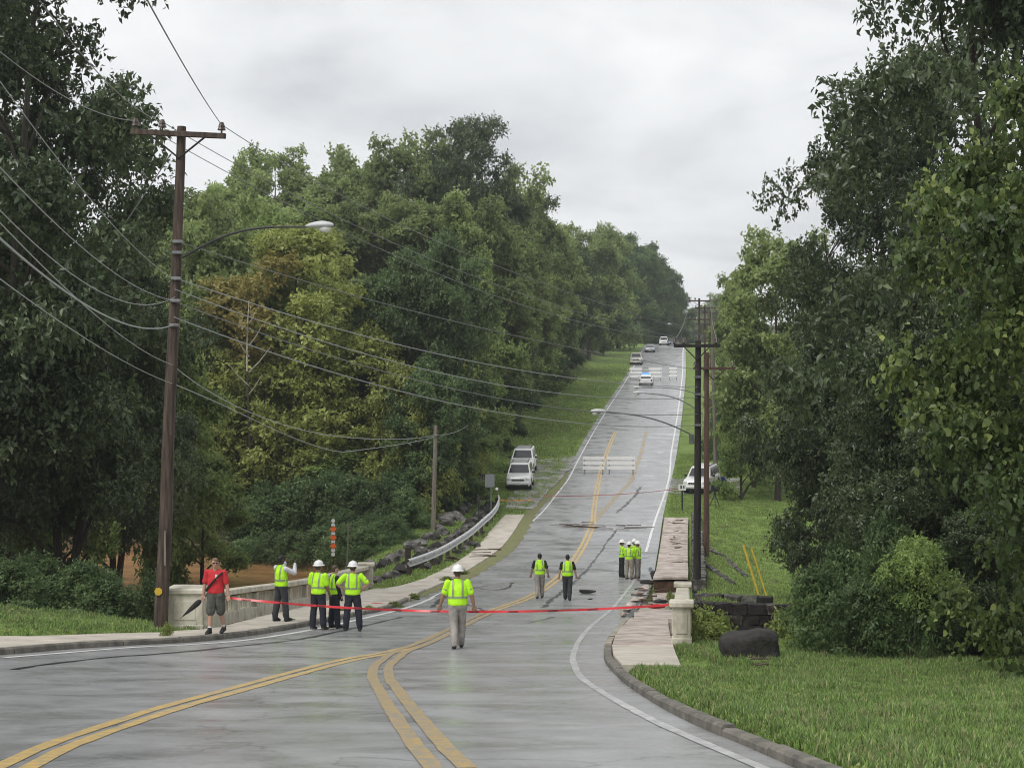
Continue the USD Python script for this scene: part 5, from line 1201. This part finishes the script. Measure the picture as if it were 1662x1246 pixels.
_, hands, _ = person('man in red T-shirt and olive shorts walking past the left bridge post', pm, np.pi - .25, Hm, legs=((.22, .12), (-.16, .25)), arms=(((.22, .02, -1), (.10, .12, -1)), ((-.28, -.05, -1), (-.22, .18, -1))), lean=.04,
                     head_turn=.5, skin='skin_light', top='tee', top_mat='red_shirt', trousers='olive_cloth', shorts=True, hair='hair_sandy', band=False, strap=True, glasses=True, emblem=True, girth=1.1)
hR = hands['R'][0]
u = thing('umbrella', 'closed black umbrella hanging from the hand of the man in red', 'umbrella', hR, 0)
a = np.array([0, 0, .0]); dirn = unit(np.array([-.42, -.15, -.38]))
s = np.linspace(0, 1, 10)[:, None]
obj('canopy', tube(a + dirn * (.06 + s * .58), np.interp(s[:, 0], [0, .15, .6, 1], [.03, .075, .05, .012]), 10), 'black_cloth', u, smooth=True)
obj('shaft', cyl(a - dirn * .1, a + dirn * .72, .008), 'dark_metal', u); obj('handle', cyl(a - dirn * .16, a + dirn * .02, .017), 'shoe_black', u)
pv = stand(457, 1007, .135); person('man in lime vest over white sleeves raising both hands to his face by the balustrade', pv, -.75, min(1.9, tall(901, pv)), legs=((.10, .02), (-.10, .05)), spread=.06, arms=(((.25, .65, -.35), (-.35, .35, 1)), ((-.2, .75, -.35), (.35, .25, 1))), lean=-.03,
    head_turn=-.15, skin='skin_dark', top='vest', under='white_shirt', long_sleeve=True, trousers='charcoal_cloth', hair='hair_black', girth=1.08)
pa = stand(517, 1021); person('worker in white hard hat, left of the trio, turned towards the others', pa, -.5, min(1.95, tall(912, pa)), legs=((.03, 0), (-.03, 0)), spread=.10, arms=(((.15, .15, -1), (-.15, .55, -.7)), ((-.2, .0, -1), (-.05, .2, -1))), hat=True, trousers='navy_cloth', shoes='boot_brown', skin='skin_tan', girth=1.14)
pb = stand(541, 1021) + [0, .35, 0]; person('bareheaded worker with dark sleeves, half hidden in the middle of the trio', pb, -1.1, 1.76, legs=((.08, .02), (-.06, .0)), spread=.06, arms=(((.12, .1, -1), (.0, .3, -1)), ((-.1, .1, -1), (-.02, .3, -1))), top='vest', under='black_cloth', long_sleeve=True, trousers='navy_cloth', skin='skin_light', hair='hair_brown', gloves='black_cloth')
pc_ = stand(573, 1023); person('worker in white hard hat standing with hands on hips, right of the trio', pc_, .05, min(1.95, tall(913, pc_)), legs=((.0, 0), (.0, 0)), spread=.13, arms=(((.75, -.1, -.75), (-.65, .30, -.62)), ((-.75, -.1, -.75), (.65, .30, -.62))), hat=True, trousers='navy_cloth', shoes='shoe_black', skin='skin_light', girth=1.1)
pw = stand(743, 1051); person('worker in white hard hat walking alone up the middle of the road', pw, .06, min(1.98, tall(919, pw)), legs=((.20, .04), (-.18, .30)), spread=-.02, arms=(((.35, -.12, -1), (.22, .15, -1)), ((-.38, .05, -1), (-.28, .25, -1))), hat=True, trousers='grey_khaki_cloth', shoes='shoe_black', skin='skin_tan', girth=1.16, lean=.05, gloves=None)
p1_ = stand(876, 970); person('bareheaded man in lime vest and khaki trousers walking away, left of the pair', p1_, .0, min(1.9, tall(897, p1_)), legs=((.22, .05), (-.20, .35)), arms=(((.32, -.1, -1), (.2, .2, -1)), ((-.32, .05, -1), (-.25, .25, -1))), top='vest', trousers='grey_khaki_cloth', shoes='boot_brown', hair='hair_black', skin='skin_tan', lean=.06, girth=1.05)
p2_ = stand(921, 973); person('bareheaded man in lime vest and dark trousers walking away, right of the pair', p2_, -.1, min(1.92, tall(899, p2_)), legs=((-.16, .25), (.18, .03)), arms=(((.3, .1, -1), (.22, .3, -1)), ((-.3, -.1, -1), (-.2, .15, -1))), top='vest', trousers='charcoal_cloth', hair='hair_black', skin='skin_light', lean=.04, girth=1.08)
for px_, py, top_, fc, trs, sk, lab, ls in [(1009, 936, 877, -1.4, 'black_cloth', 'skin_light', 'worker with black trousers at the left of the huddle near the broken pavement', False), (1021, 939, 880, -.5, 'khaki_cloth', 'skin_tan', 'khaki-trousered worker with his back turned, second from left in the huddle', True),
                                            (1029, 935, 876, .3, 'khaki_cloth', 'skin_light', 'tallest worker standing farthest back in the huddle near the broken pavement', True), (1035, 938, 879, .9, 'grey_khaki_cloth', 'skin_tan', 'worker in grey trousers at the right of the huddle near the broken pavement', True)]:
    p = stand(px_, py); person(lab, p, fc, min(1.92, tall(top_, p)), legs=((.04, 0), (-.04, 0)), spread=.04, arms=(((.12, .25, -1), (-.25, .7, -.3)), ((-.14, .2, -1), (.2, .7, -.4))), hat=True, trousers=trs, shoes='shoe_black', skin=sk, long_sleeve=ls, band=True)
# television camera on a tripod
b = hit(1160, 823, G); hh = (CY - 786) / FPX * b[1] - b[2]; t = thing('camera_tripod', 'black video camera on a tripod standing on the right lawn', 'tripod', b); z0 = hh - .62
for k in range(3):
    an = k * 2.09 + .5; obj('leg', cyl((0, 0, z0), (.42 * math.cos(an), .42 * math.sin(an), .0), .032, .022, 8), 'shoe_black', t)
obj('tripod_head', cyl((0, 0, z0 - .1), (0, 0, z0 + .12), .07), 'shoe_black', t)
obj('camera_body', box_at((0, 0, z0 + .32), (.24, .5, .36), .4, .05), 'shoe_black', t); obj('lens', cyl((.05, -.25, z0 + .32), (.14, -.5, z0 + .30), .085), 'shoe_black', t); obj('viewfinder', box_at((-.12, .1, z0 + .52), (.1, .22, .12), .4), 'shoe_black', t)

# ---------------------------------------------------------------- vehicles
mat('car_white', (.70, .70, .69), rough=.22, coat=.5); mat('car_silver', (.30, .31, .33), rough=.25, metal=.5, coat=.5); mat('car_dark', (.022, .023, .026), rough=.22, coat=.5); mat('car_blue', (.018, .035, .13), rough=.3)
mat('car_beige', (.40, .38, .33), rough=.25, coat=.4)
mat('car_glass', (.018, .021, .024), rough=.06, spec=.8); mat('tyre', (.014, .014, .014), rough=.85); mat('rim_alloy', (.42, .43, .44), rough=.35, metal=.6); mat('car_trim', (.018, .018, .019), rough=.55)
mat('headlamp', (.55, .56, .57), rough=.1); mat('tail_red', (.30, .012, .012), rough=.2); mat('plate_white', (.6, .6, .58), rough=.5); mat('amber', (.6, .22, .03), rough=.2)
mat('blue_light', (.05, .2, .7), rough=.2, emis=((.03, .20, 1.0), 1.6)); mat('grille_chrome', (.50, .50, .50), rough=.25, metal=.7)
def loft(rings):
    P = np.array(rings); P = np.concatenate([P, P[:, :1]], 1); n, e = P.shape[:2]
    V, F = grid_mesh(P); F = np.vstack([F[:, [0, 1, 2]], F[:, [0, 2, 3]]])
    for b in (0, (n - 1) * e): F = np.vstack([F, [[b, b + i, b + i + 1] for i in range(1, e - 2)]])
    m = trimesh.Trimesh(V, F, process=True); m.fix_normals(); return m
def vehicle(name, label, cat, pos, yaw, pitch, kind, paint_, group=None, light=False):
    """forward is +y"""
    spec = {'suv': dict(L=4.65, W=1.86, H=1.78, hood=1.06, belt=1.10, c=(-2.15, 1.0), r=(-2.0, .25), wr=.38), 'suv_tall': dict(L=4.7, W=1.88, H=1.86, hood=1.14, belt=1.16, c=(-2.2, .95), r=(-2.1, .35), wr=.38),
            'sedan': dict(L=4.8, W=1.82, H=1.46, hood=.92, belt=.96, c=(-1.95, 1.05), r=(-1.2, .25), wr=.33), 'pickup': dict(L=5.5, W=1.98, H=1.86, hood=1.20, belt=1.20, c=(-.75, 1.05), r=(-.55, .45), wr=.40)}[kind]
    L, W, H, hood, belt, wr = (spec[k] for k in ('L', 'W', 'H', 'hood', 'belt', 'wr')); w = W / 2
    x = UsdGeom.Xform.Define(stage, numbered('/World/' + name)); x.AddTranslateOp().Set(Gf.Vec3d(*map(float, pos))); x.AddRotateZOp().Set(math.degrees(yaw)); x.AddRotateXOp().Set(math.degrees(pitch)); t = tag(x, label, cat, group)
    def ring(y, hw, zb, zt):
        return [(-hw * .90, y, zb), (-hw, y, zb + .12), (-hw * 1.0, y, (zb + zt) * .52), (-hw * .975, y, zt - .10), (-hw * .91, y, zt - .02), (-hw * .5, y, zt + .015), (hw * .5, y, zt + .015), (hw * .91, y, zt - .02), (hw * .975, y, zt - .10), (hw, y, (zb + zt) * .52), (hw, y, zb + .12), (hw * .90, y, zb)]
    f, r = L / 2, -L / 2; rear_top = belt if kind != 'sedan' else belt + .02
    if kind == 'pickup': rear_top = belt - .05
    st = [(r, w * .88, .42, rear_top - .22), (r + .06, w * .95, .34, rear_top - .06), (r + .4, w, .30, rear_top), (spec['c'][0] + .2, w, .28, belt), (spec['c'][1], w, .28, belt), (spec['c'][1] + .15, w, .28, hood + .02), (f - .45, w * .985, .28, hood - .05), (f - .12, w * .94, .30, hood - .14), (f - .02, w * .86, .36, hood - .28), (f, w * .80, .42, hood - .36)]
    obj('body', loft([ring(*q) for q in st]), paint_, t, smooth=35)
    c0, c1 = spec['c']; r0, r1 = spec['r']; wb, wt = w * .93, w * .74
    if kind == 'sedan': pass
    low = np.array([(-wb, c0, belt - .06), (wb, c0, belt - .06), (wb, c1, belt - .06), (-wb, c1, belt - .06)]); up = np.array([(-wt, r0, H), (wt, r0, H), (wt, r1, H), (-wt, r1, H)])
    pts = [low]
    for k in (0, 1, 2): 
        pts.append(np.array([(sx * (wt - (.0, .05, .16)[k]) , (r0 + (0, .03, .1)[k]) if sy < 0 else (r1 - (0, .03, .1)[k]), H - (.07, .025, 0)[k]) for sx in (-1, 1) for sy in (-1, 1)]))
    cab = trimesh.convex.convex_hull(np.vstack(pts)); cb = obj('cabin', cab, paint_, t)
    upm = up.copy(); upm[:, 2] = H - .07
    def pane(name, a, b, c, d, inset=(.06, .94, .12, .90), off=.012, m='car_glass'):
        a, b, c, d = (np.array(q, float) for q in (a, b, c, d)); n = unit(np.cross(b - a, d - a)); 
        P = lambda u, v: (a * (1 - u) + b * u) * (1 - v) + (d * (1 - u) + c * u) * v
        q = np.array([P(inset[0], inset[2]), P(inset[1], inset[2]), P(inset[1], inset[3]), P(inset[0], inset[3])]); cen = np.array([0, (c0 + c1) / 2, (belt + H) / 2])
        if n @ (q.mean(0) - cen) < 0: n = -n
        obj(name, trimesh.convex.convex_hull(np.vstack([q + n * off, q - n * .01])), m, t)
    pane('windscreen', low[3], low[2], upm[2], upm[3]); pane('rear_window', low[0], low[1], upm[1], upm[0])
    for s, (i0, i1) in ((-1, (0, 3)), (1, (1, 2))):
        cuts = [(.03, .33), (.36, .66), (.69, .93)] if kind.startswith('suv') else [(.10, .47), (.50, .90)]
        for a, b in cuts: pane('side_window', low[i0], low[i1], upm[i1], upm[i0], (a, b, .14, .90))
    ax = (f - .88, r + .95) if kind != 'pickup' else (f - .95, r + 1.15)
    for yy in ax:
        for s in (-1, 1):
            obj('wheel_arch', cyl((s * (w - .30), yy, wr), (s * (w + .006), yy, wr), wr + .07, sides=24), 'car_trim', t)
            wh = obj('tyre', cyl((s * (w - .22), yy, wr), (s * (w + .015), yy, wr), wr, sides=24), 'tyre', t, smooth=40)
            obj('rim', cyl((s * (w - .1), yy, wr), (s * (w + .024), yy, wr), wr * .62, sides=20), 'rim_alloy', wh)
    hz = hood - .27
    obj('grille', box_at((0, f - .02, hz - .02), (W * .50, .09, .17)), 'car_trim' if kind != 'suv' else 'grille_chrome', t)
    if kind == 'suv':
        for k in range(6): obj('grille_slot', box_at(((k - 2.5) * W * .075, f + .026, hz - .02), (W * .05, .012, .12)), 'car_trim', t)
    for s in (-1, 1):
        obj('headlight', ell((s * w * .70, f - .09, hz + .02), (.17, .09, .10)), 'headlamp', t, smooth=True)
        obj('taillight', box_at((s * w * .84, r + .05, belt - .22), (.17, .10, .30), 0, .03), 'tail_red', t)
        obj('mirror', ell((s * (w + .10), c1 - .35, belt + .06), (.12, .07, .09)), 'car_trim' if kind != 'sedan' else paint_, t, smooth=True)
    obj('front_bumper', box_at((0, f - .03, .52), (W * .88, .22, .20), 0, .05), paint_, t); obj('air_dam', box_at((0, f - .06, .37), (W * .80, .22, .16), 0, .03), 'car_trim', t)
    obj('rear_bumper', box_at((0, r + .03, .52), (W * .90, .2, .22), 0, .05), paint_ if kind != 'pickup' else 'grille_chrome', t)
    obj('number_plate', box_at((0, f + .085, .50), (.32, .012, .15), 0, .004), 'plate_white', t); obj('number_plate', box_at((0, r - .08 if kind != 'sedan' else r - .075, .56), (.32, .012, .15), 0, .004), 'plate_white', t)
    if kind.startswith('suv'):
        for s in (-1, 1): obj('roof_rail', cyl((s * wt * .85, r0 + .15, H + .04), (s * wt * .85, r1 - .2, H + .04), .025, sides=8), 'car_trim', t)
    if kind == 'pickup': obj('load_bed', box_at((0, (r + c0) / 2 + .05, belt - .03), (W * .80, abs(r - c0) - .35, .05)), 'car_trim', t)
    if light:
        lb = obj('light_bar', box_at((0, -.35, H + .07), (1.05, .28, .13), 0, .04), 'blue_light', t); obj('light_bar_base', box_at((0, -.35, H + .0), (.9, .2, .03)), 'car_trim', lb)
        for s in (-1, 1): obj('door_stripe', box_at((s * (w + .004), -.3, .78), (.012, 2.6, .10), 0, .002), 'car_blue', t)
    return t
def slope(x, y, f, yaw):
    d = np.array([-math.sin(yaw), math.cos(yaw)]) * 1.3; return math.atan2(float(f(x + d[0], y + d[1]) - f(x - d[0], y - d[1])), 2.6)
def park(px_, py, f, dz, yaw, *a, **k):
    p = hit(px_, py, lambda x, y: f(x, y) + dz); d = np.array([-math.sin(yaw), math.cos(yaw)]); L = 2.1
    near = p[:2]; c = near - d * L * (1 if d[1] < 0 else -1)       # the pixel marks the wheels nearest the camera
    z = float(f(c[0], c[1])) + dz
    return vehicle(a[0], a[1], a[2], (c[0], c[1], z), yaw, slope(c[0], c[1], f, yaw), *a[3:], **k)
UP = -.115
park(841, 795, G, .05, np.pi - .07, 'parked_car', 'white off-road car with slotted grille parked in front in the gravel lay-by', 'car', 'suv', 'car_white')
park(846, 770, G, .05, np.pi - .09, 'parked_car', 'taller white car parked close behind the first in the gravel lay-by', 'car', 'suv_tall', 'car_white')
park(1128, 801, G, .06, np.pi - .35, 'parked_car', 'white car on the right driveway, half hidden behind the black pole', 'car', 'suv', 'car_white')
park(1048, 626, RS, 0, UP, 'police_car', 'white police car with its blue light on, stopped beside the barricades', 'car', 'sedan', 'car_white', light=True)
park(1032, 592, RS, 0, np.pi + UP, 'parked_car', 'light pickup facing downhill at the left road edge behind the barricades', 'pickup truck', 'pickup', 'car_beige')
park(1054.5, 572, RS, 0, np.pi + UP, 'parked_car', 'silver car on the upper road just below the crest', 'car', 'sedan', 'car_silver')
park(1077, 560.5, RS, 0, np.pi + UP, 'parked_car', 'white car with headlights towards us right at the crest', 'car', 'suv', 'car_white')
park(1091, 561, RS, 0, np.pi + UP, 'parked_car', 'dark car at the crest, right of the white one', 'car', 'sedan', 'car_dark')
# something low and blue on the driveway
b = hit(1160, 784, G) + [0, 0, .06]; t = thing('blue_tarpaulin', 'low dark blue tarpaulin-covered load lying on the right driveway', 'tarpaulin', b)
m = box_at((0, 0, .24), (1.45, .9, .46), 0, .14).subdivide().subdivide(); v = m.vertices + (meshkit.fbm(m.vertices * 3, 3)[:, None] - .5) * .16; obj('cover', (v, m.faces), 'car_blue', t, smooth=60)
obj('pale_edge', box_at((.8, -.05, .16), (.12, .5, .3), .3, .05), 'plate_white', t)

# ---------------------------------------------------------------- undergrowth and grass
def bush(key, name, label, px_, py, w, h, group=None, f=G, cat='shrub', dz=-.05, d=None):
    t, H, R = PROTO[key]; p = hit(px_, py, f) if d is None else np.array([(px_ - CX) / FPX * d, d, float(f((px_ - CX) / FPX * d, d))])
    NT[0] += 1; sx = w / FPX * p[1] / (2 * R); sz = h / FPX * p[1] / H
    return dup(t, name, label, cat, p + [0, 0, dz], (NT[0] * 2.399) % 6.283, (sx, sx, sz), group)
rB = np.random.default_rng(8)
for x, y, w, h in [(20, 985, 150, 95), (95, 1000, 150, 90), (170, 1008, 140, 90), (228, 1010, 110, 110), (60, 965, 160, 120), (140, 985, 150, 110), (-40, 985, 150, 140), (250, 985, 100, 120)]:
    bush('shrub', 'shrub', 'dark leafy shrub at the foot of the trees left of the utility pole', x, y, w, h, 'shrubs left of the utility pole', d=rB.uniform(46, 51))
for x, y, w, h in [(300, 985, 110, 190), (335, 970, 90, 150), (275, 950, 120, 170)]:
    bush('shrub_arching', 'shrub', 'tall arching shrub between the utility pole and the bridge post', x, y, w, h, 'arching shrubs by the bridge post', d=rB.uniform(47, 52), dz=-2.2)
for x, d, w, h in [(420, 100, 110, 75), (470, 101, 120, 75), (520, 99, 110, 80), (575, 98, 110, 85), (620, 98, 90, 75), (660, 97, 80, 70), (545, 103, 120, 90), (450, 106, 130, 90), (380, 104, 120, 95), (430, 101.5, 110, 85), (395, 100.5, 90, 60), (490, 101, 110, 80), (540, 100, 110, 85), (405, 98, 100, 48), (445, 96.5, 100, 50), (482, 94, 100, 55), (520, 92, 100, 60), (556, 90, 90, 62), (595, 89, 80, 50), (632, 91, 80, 46)]:
    bush('shrub', 'shrub', 'low grey-green shrub on the far creek bank beyond the bridge', x, 0, w, h, 'shrubs on the far creek bank', d=d)
for x, y, w, h in [(1140, 1036, 60, 50), (1165, 1030, 60, 55), (1190, 1020, 70, 45), (1135, 1010, 60, 50), (1225, 1022, 70, 40), (1258, 1024, 60, 45), (1285, 1040, 60, 50), (1300, 1062, 50, 40), (1150, 1050, 50, 30), (1240, 1012, 80, 40), (1200, 1006, 70, 40), (1275, 1008, 70, 50), (1310, 1030, 60, 60)]:
    bush('weed_clump', 'weed_clump', 'pale yellow-green weeds crowding the creek bank behind the black block', x, y, w * 1.4, h * 1.15, 'weeds on the right creek bank', cat='weed', d=float(np.interp(y, [1005, 1062], [47, 36])))
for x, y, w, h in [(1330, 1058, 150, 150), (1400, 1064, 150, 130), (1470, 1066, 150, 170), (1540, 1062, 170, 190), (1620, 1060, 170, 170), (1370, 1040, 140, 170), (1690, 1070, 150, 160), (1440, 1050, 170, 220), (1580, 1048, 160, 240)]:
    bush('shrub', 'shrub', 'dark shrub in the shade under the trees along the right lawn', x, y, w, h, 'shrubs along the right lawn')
bush('shrub_arching', 'shrub', 'grey feathery branch hanging in front of the dark right thicket', 1490, 985, 150, 105, d=33.0, dz=1.2)
for x, y, w, h in [(1165, 745, 60, 90), (1185, 720, 70, 90), (1200, 770, 60, 60)]:
    bush('shrub', 'shrub', 'rounded bush at the edge of the upper right lawn', x, y, w, h, 'bushes at the upper right lawn')
for x, y, w, h in [(272, 1048, 22, 22), (880, 972, 1, 1)][:1]:
    bush('weed_clump', 'weed_clump', 'tuft of weeds growing over the left kerb', x, y - 8, w, h, cat='weed', f=Zs, dz=.12)
for x, y in [(640, 985), (672, 972), (725, 944), (750, 932), (470, 1012), (556, 996), (600, 992)]:
    bush('weed_clump', 'weed_clump', 'small weeds in the muddy strip along the left pavement', x, y, 26, 9, 'weeds along the left pavement', cat='weed', f=Zs, dz=.02)
for x, y, w, h in [(1092, 985, 16, 22), (1087, 975, 14, 16)]:
    bush('weed_clump', 'weed_clump', 'grass clump at the inner side of the right balustrade', x, y, w, h, 'grass by the right balustrade', cat='weed', f=Zs, dz=0)
for x, d, w, h in [(380, 74, 60, 28), (415, 72, 60, 25), (445, 75, 60, 30), (480, 76, 60, 26), (515, 77, 50, 24), (395, 79, 60, 26), (350, 70, 70, 40)]:
    bush('weed_clump', 'weed_clump', 'flattened pale weeds on the near creek bank behind the balustrade', x, 0, w, h, 'weeds behind the left balustrade', cat='weed', d=d)
for x, d, w, h in [(575, 93, 70, 35), (605, 95, 70, 34), (640, 97, 70, 34), (590, 88, 60, 26), (625, 90, 60, 28), (665, 98, 60, 30), (560, 96, 70, 40), (655, 93, 50, 22)]:
    bush('shrub', 'shrub', 'low brownish weeds and brush on the bank below the pale pole', x, 0, w, h, 'brush on the bank below the pale pole', d=d)
# bare white branches in the yellowing tree
b = at(402, 590, 103); b[2] = float(G(b[0], b[1])); t = thing('dead_tree', 'bare whitish dead tree in front of the yellow-green tree', 'tree', b)
top = at(405, 488, 103) - b; s = np.linspace(0, 1, 8)[:, None]; q = s * top; q[:, 0] += .15 * np.sin(s[:, 0] * 6)
qq = np.stack([np.interp(np.linspace(0, 1, 20), s[:, 0], q[:, i]) for i in range(3)], 1); rr = np.linspace(.16, .03, 20); kz = int(np.argmin(np.abs(qq[:, 2] + b[2] - (CY - 598) / FPX * 103)))
obj('trunk', tube(qq[:kz + 1], rr[:kz + 1], 7), 'bark', t, smooth=True); obj('bare_leader', tube(qq[kz:], rr[kz:], 7), 'pale_bark', t, smooth=True)
for f0, dx, dz, dy in [(.62, -1.3, 1.5, -.6), (.68, 1.5, 1.6, -.8), (.75, -.8, 1.4, -.7), (.8, .9, 1.3, -.4), (.86, -.6, .9, -.5), (.58, 1.0, 1.3, -.9), (.9, .5, .9, -.3)]:
    c = top * f0; e = c + [dx, dy, dz]; obj('bare_branch', tube([c, c * .5 + e * .5 + [0, 0, -.1], e], [.05, .035, .014], 6), 'pale_bark', t, smooth=True)

def tuft_mesh(seed, n=16, h=.16, spread=.07, w=.007):
    rng = np.random.default_rng(seed); V, F, T = [], [], []
    for k in range(n):
        a, r = rng.uniform(0, 6.28), spread * rng.random() ** .5; b = np.array([r * math.cos(a), r * math.sin(a), -.02]); hh = h * rng.uniform(.5, 1.2); ln = rng.uniform(.15, .75) * hh; la = rng.uniform(0, 6.28)
        l = np.array([math.cos(la), math.sin(la), 0]); sd = np.array([-l[1], l[0], 0]) * w * rng.uniform(.7, 1.4)
        m = b + l * ln * .35 + [0, 0, hh * .6]; e = b + l * ln + [0, 0, hh]; o = len(V)
        V += [b - sd, b + sd, m + sd * .8, m - sd * .8, e]; F += [[o, o + 1, o + 2], [o, o + 2, o + 3], [o + 3, o + 2, o + 4]]; T += [rng.random()] * 5
    return np.array(V), np.array(F), np.array(T)
def grass(name, label, pos, rng, protos, smin, smax, ms):
    pi = UsdGeom.PointInstancer.Define(stage, numbered('/World/' + name)); tag(pi, label, None, None, 'stuff'); base = str(pi.GetPath()); targets = []
    for k, (kw, m) in enumerate(protos):
        V, F, T = tuft_mesh(k + 100, **kw); g = obj('tuft', (V, F), m, pi.GetPrim(), tint=T); targets.append(g.GetPath())
    pi.CreatePrototypesRel().SetTargets(targets)
    n = len(pos); pi.CreateProtoIndicesAttr(Vt.IntArray.FromNumpy(rng.integers(0, len(targets), n).astype(np.int32) if ms is None else rng.choice(len(targets), n, p=ms).astype(np.int32)))
    pi.CreatePositionsAttr(Vt.Vec3fArray.FromNumpy(pos.astype(np.float32)))
    a = rng.uniform(0, 6.283, n); q = np.zeros((n, 4)); q[:, 0], q[:, 3] = np.cos(a / 2), np.sin(a / 2)
    pi.CreateOrientationsAttr(Vt.QuathArray([Gf.Quath(float(x[0]), 0, 0, float(x[3])) for x in q]))
    sc = rng.uniform(smin, smax, n) * (.35 + 1.35 * meshkit.fbm(pos * [.9, .9, 0], 3, 4)); pi.CreateScalesAttr(Vt.Vec3fArray.FromNumpy(np.stack([sc, sc, sc], 1).astype(np.float32)))
rG = np.random.default_rng(17)
def scatter(n, y0, y1, side, u0, u1, keep=None, dist=True):
    y = y0 + (y1 - y0) * (rG.random(n) ** (1.5 if dist else 1)); u = rG.uniform(u0, u1, n)
    x = XL(y) - u if side < 0 else XR(y) + u
    pw = np.where(side < 0, np.where((y > 30) & (y < 105), XL(y) - XLO(np.clip(y, 30, 105)) + .1, .15), np.where((y > 28.5) & (y < 103.5), np.interp(y, [28, 30, 33, 36, 50, 103], [2.4, 2.3, 1.7, 1.6, 1.9, 2.6]), .2))
    ok = (u > pw) & (creek_dist(x, y) > 5.5)
    if keep is not None: ok &= keep(x, y, u)
    ok &= rG.random(n) > .75 * wood_mask(x, y)
    x, y = x[ok], y[ok]; return np.column_stack([x, y, G(x, y)])
near = [(dict(h=.075, n=28, spread=.11, w=.006), 'blade'), (dict(h=.11, n=24, spread=.11, w=.006), 'blade'), (dict(h=.05, n=30, spread=.13, w=.007), 'blade'), (dict(h=.14, n=8, spread=.08, w=.005), 'blade_dry'), (dict(h=.05, n=16, spread=.10, w=.022), 'leaf_weed')]
wide = [(dict(h=.09, n=30, spread=.26, w=.013), 'blade_far'), (dict(h=.14, n=24, spread=.26, w=.013), 'blade_far'), (dict(h=.12, n=18, spread=.26, w=.012), 'blade_dry')]
grass('lawn_grass', 'rough grass of the lawn at the lower right', scatter(60000, 9, 40, 1, .2, 15), rG, near, .55, 1.15, [.36, .27, .2, .09, .08])
grass('bank_grass', 'grass along the left pavement before the bridge', scatter(9000, 31, 50, -1, 1.2, 13), rG, near, .8, 1.5, [.34, .3, .2, .09, .07])
grass('verge_grass', 'grass on the left bank and verge beyond the bridge', scatter(26000, 60, 130, -1, .3, 20, dist=False), rG, wide, .7, 1.3, [.5, .3, .2])
grass('hill_grass', 'grass on the long verge up the left side of the hill', scatter(14000, 130, 260, -1, .3, 13, dist=False), rG, wide, 1.0, 1.9, [.5, .3, .2])
grass('valley_grass', 'grass on the right lawn beyond the creek', scatter(26000, 54, 140, 1, .3, 16, dist=False), rG, wide, .7, 1.2, [.55, .3, .15])

# ---------------------------------------------------------------- the damp air
usdkit.material(stage, '/World/Looks/haze_air', {'v': ('principled_volume', {'color': (.86, .89, .93), 'density': .00028, 'anisotropy': .2})}, [], volume='v.volume')
hb = trimesh.creation.box([1400, 1300, 90]); hb.apply_translation([30, 480, 90 / 2 - 12.5])
obj('haze', hb, UsdShade.Material.Get(stage, '/World/Looks/haze_air'), kind='stuff', label='thin pale haze over the whole valley')
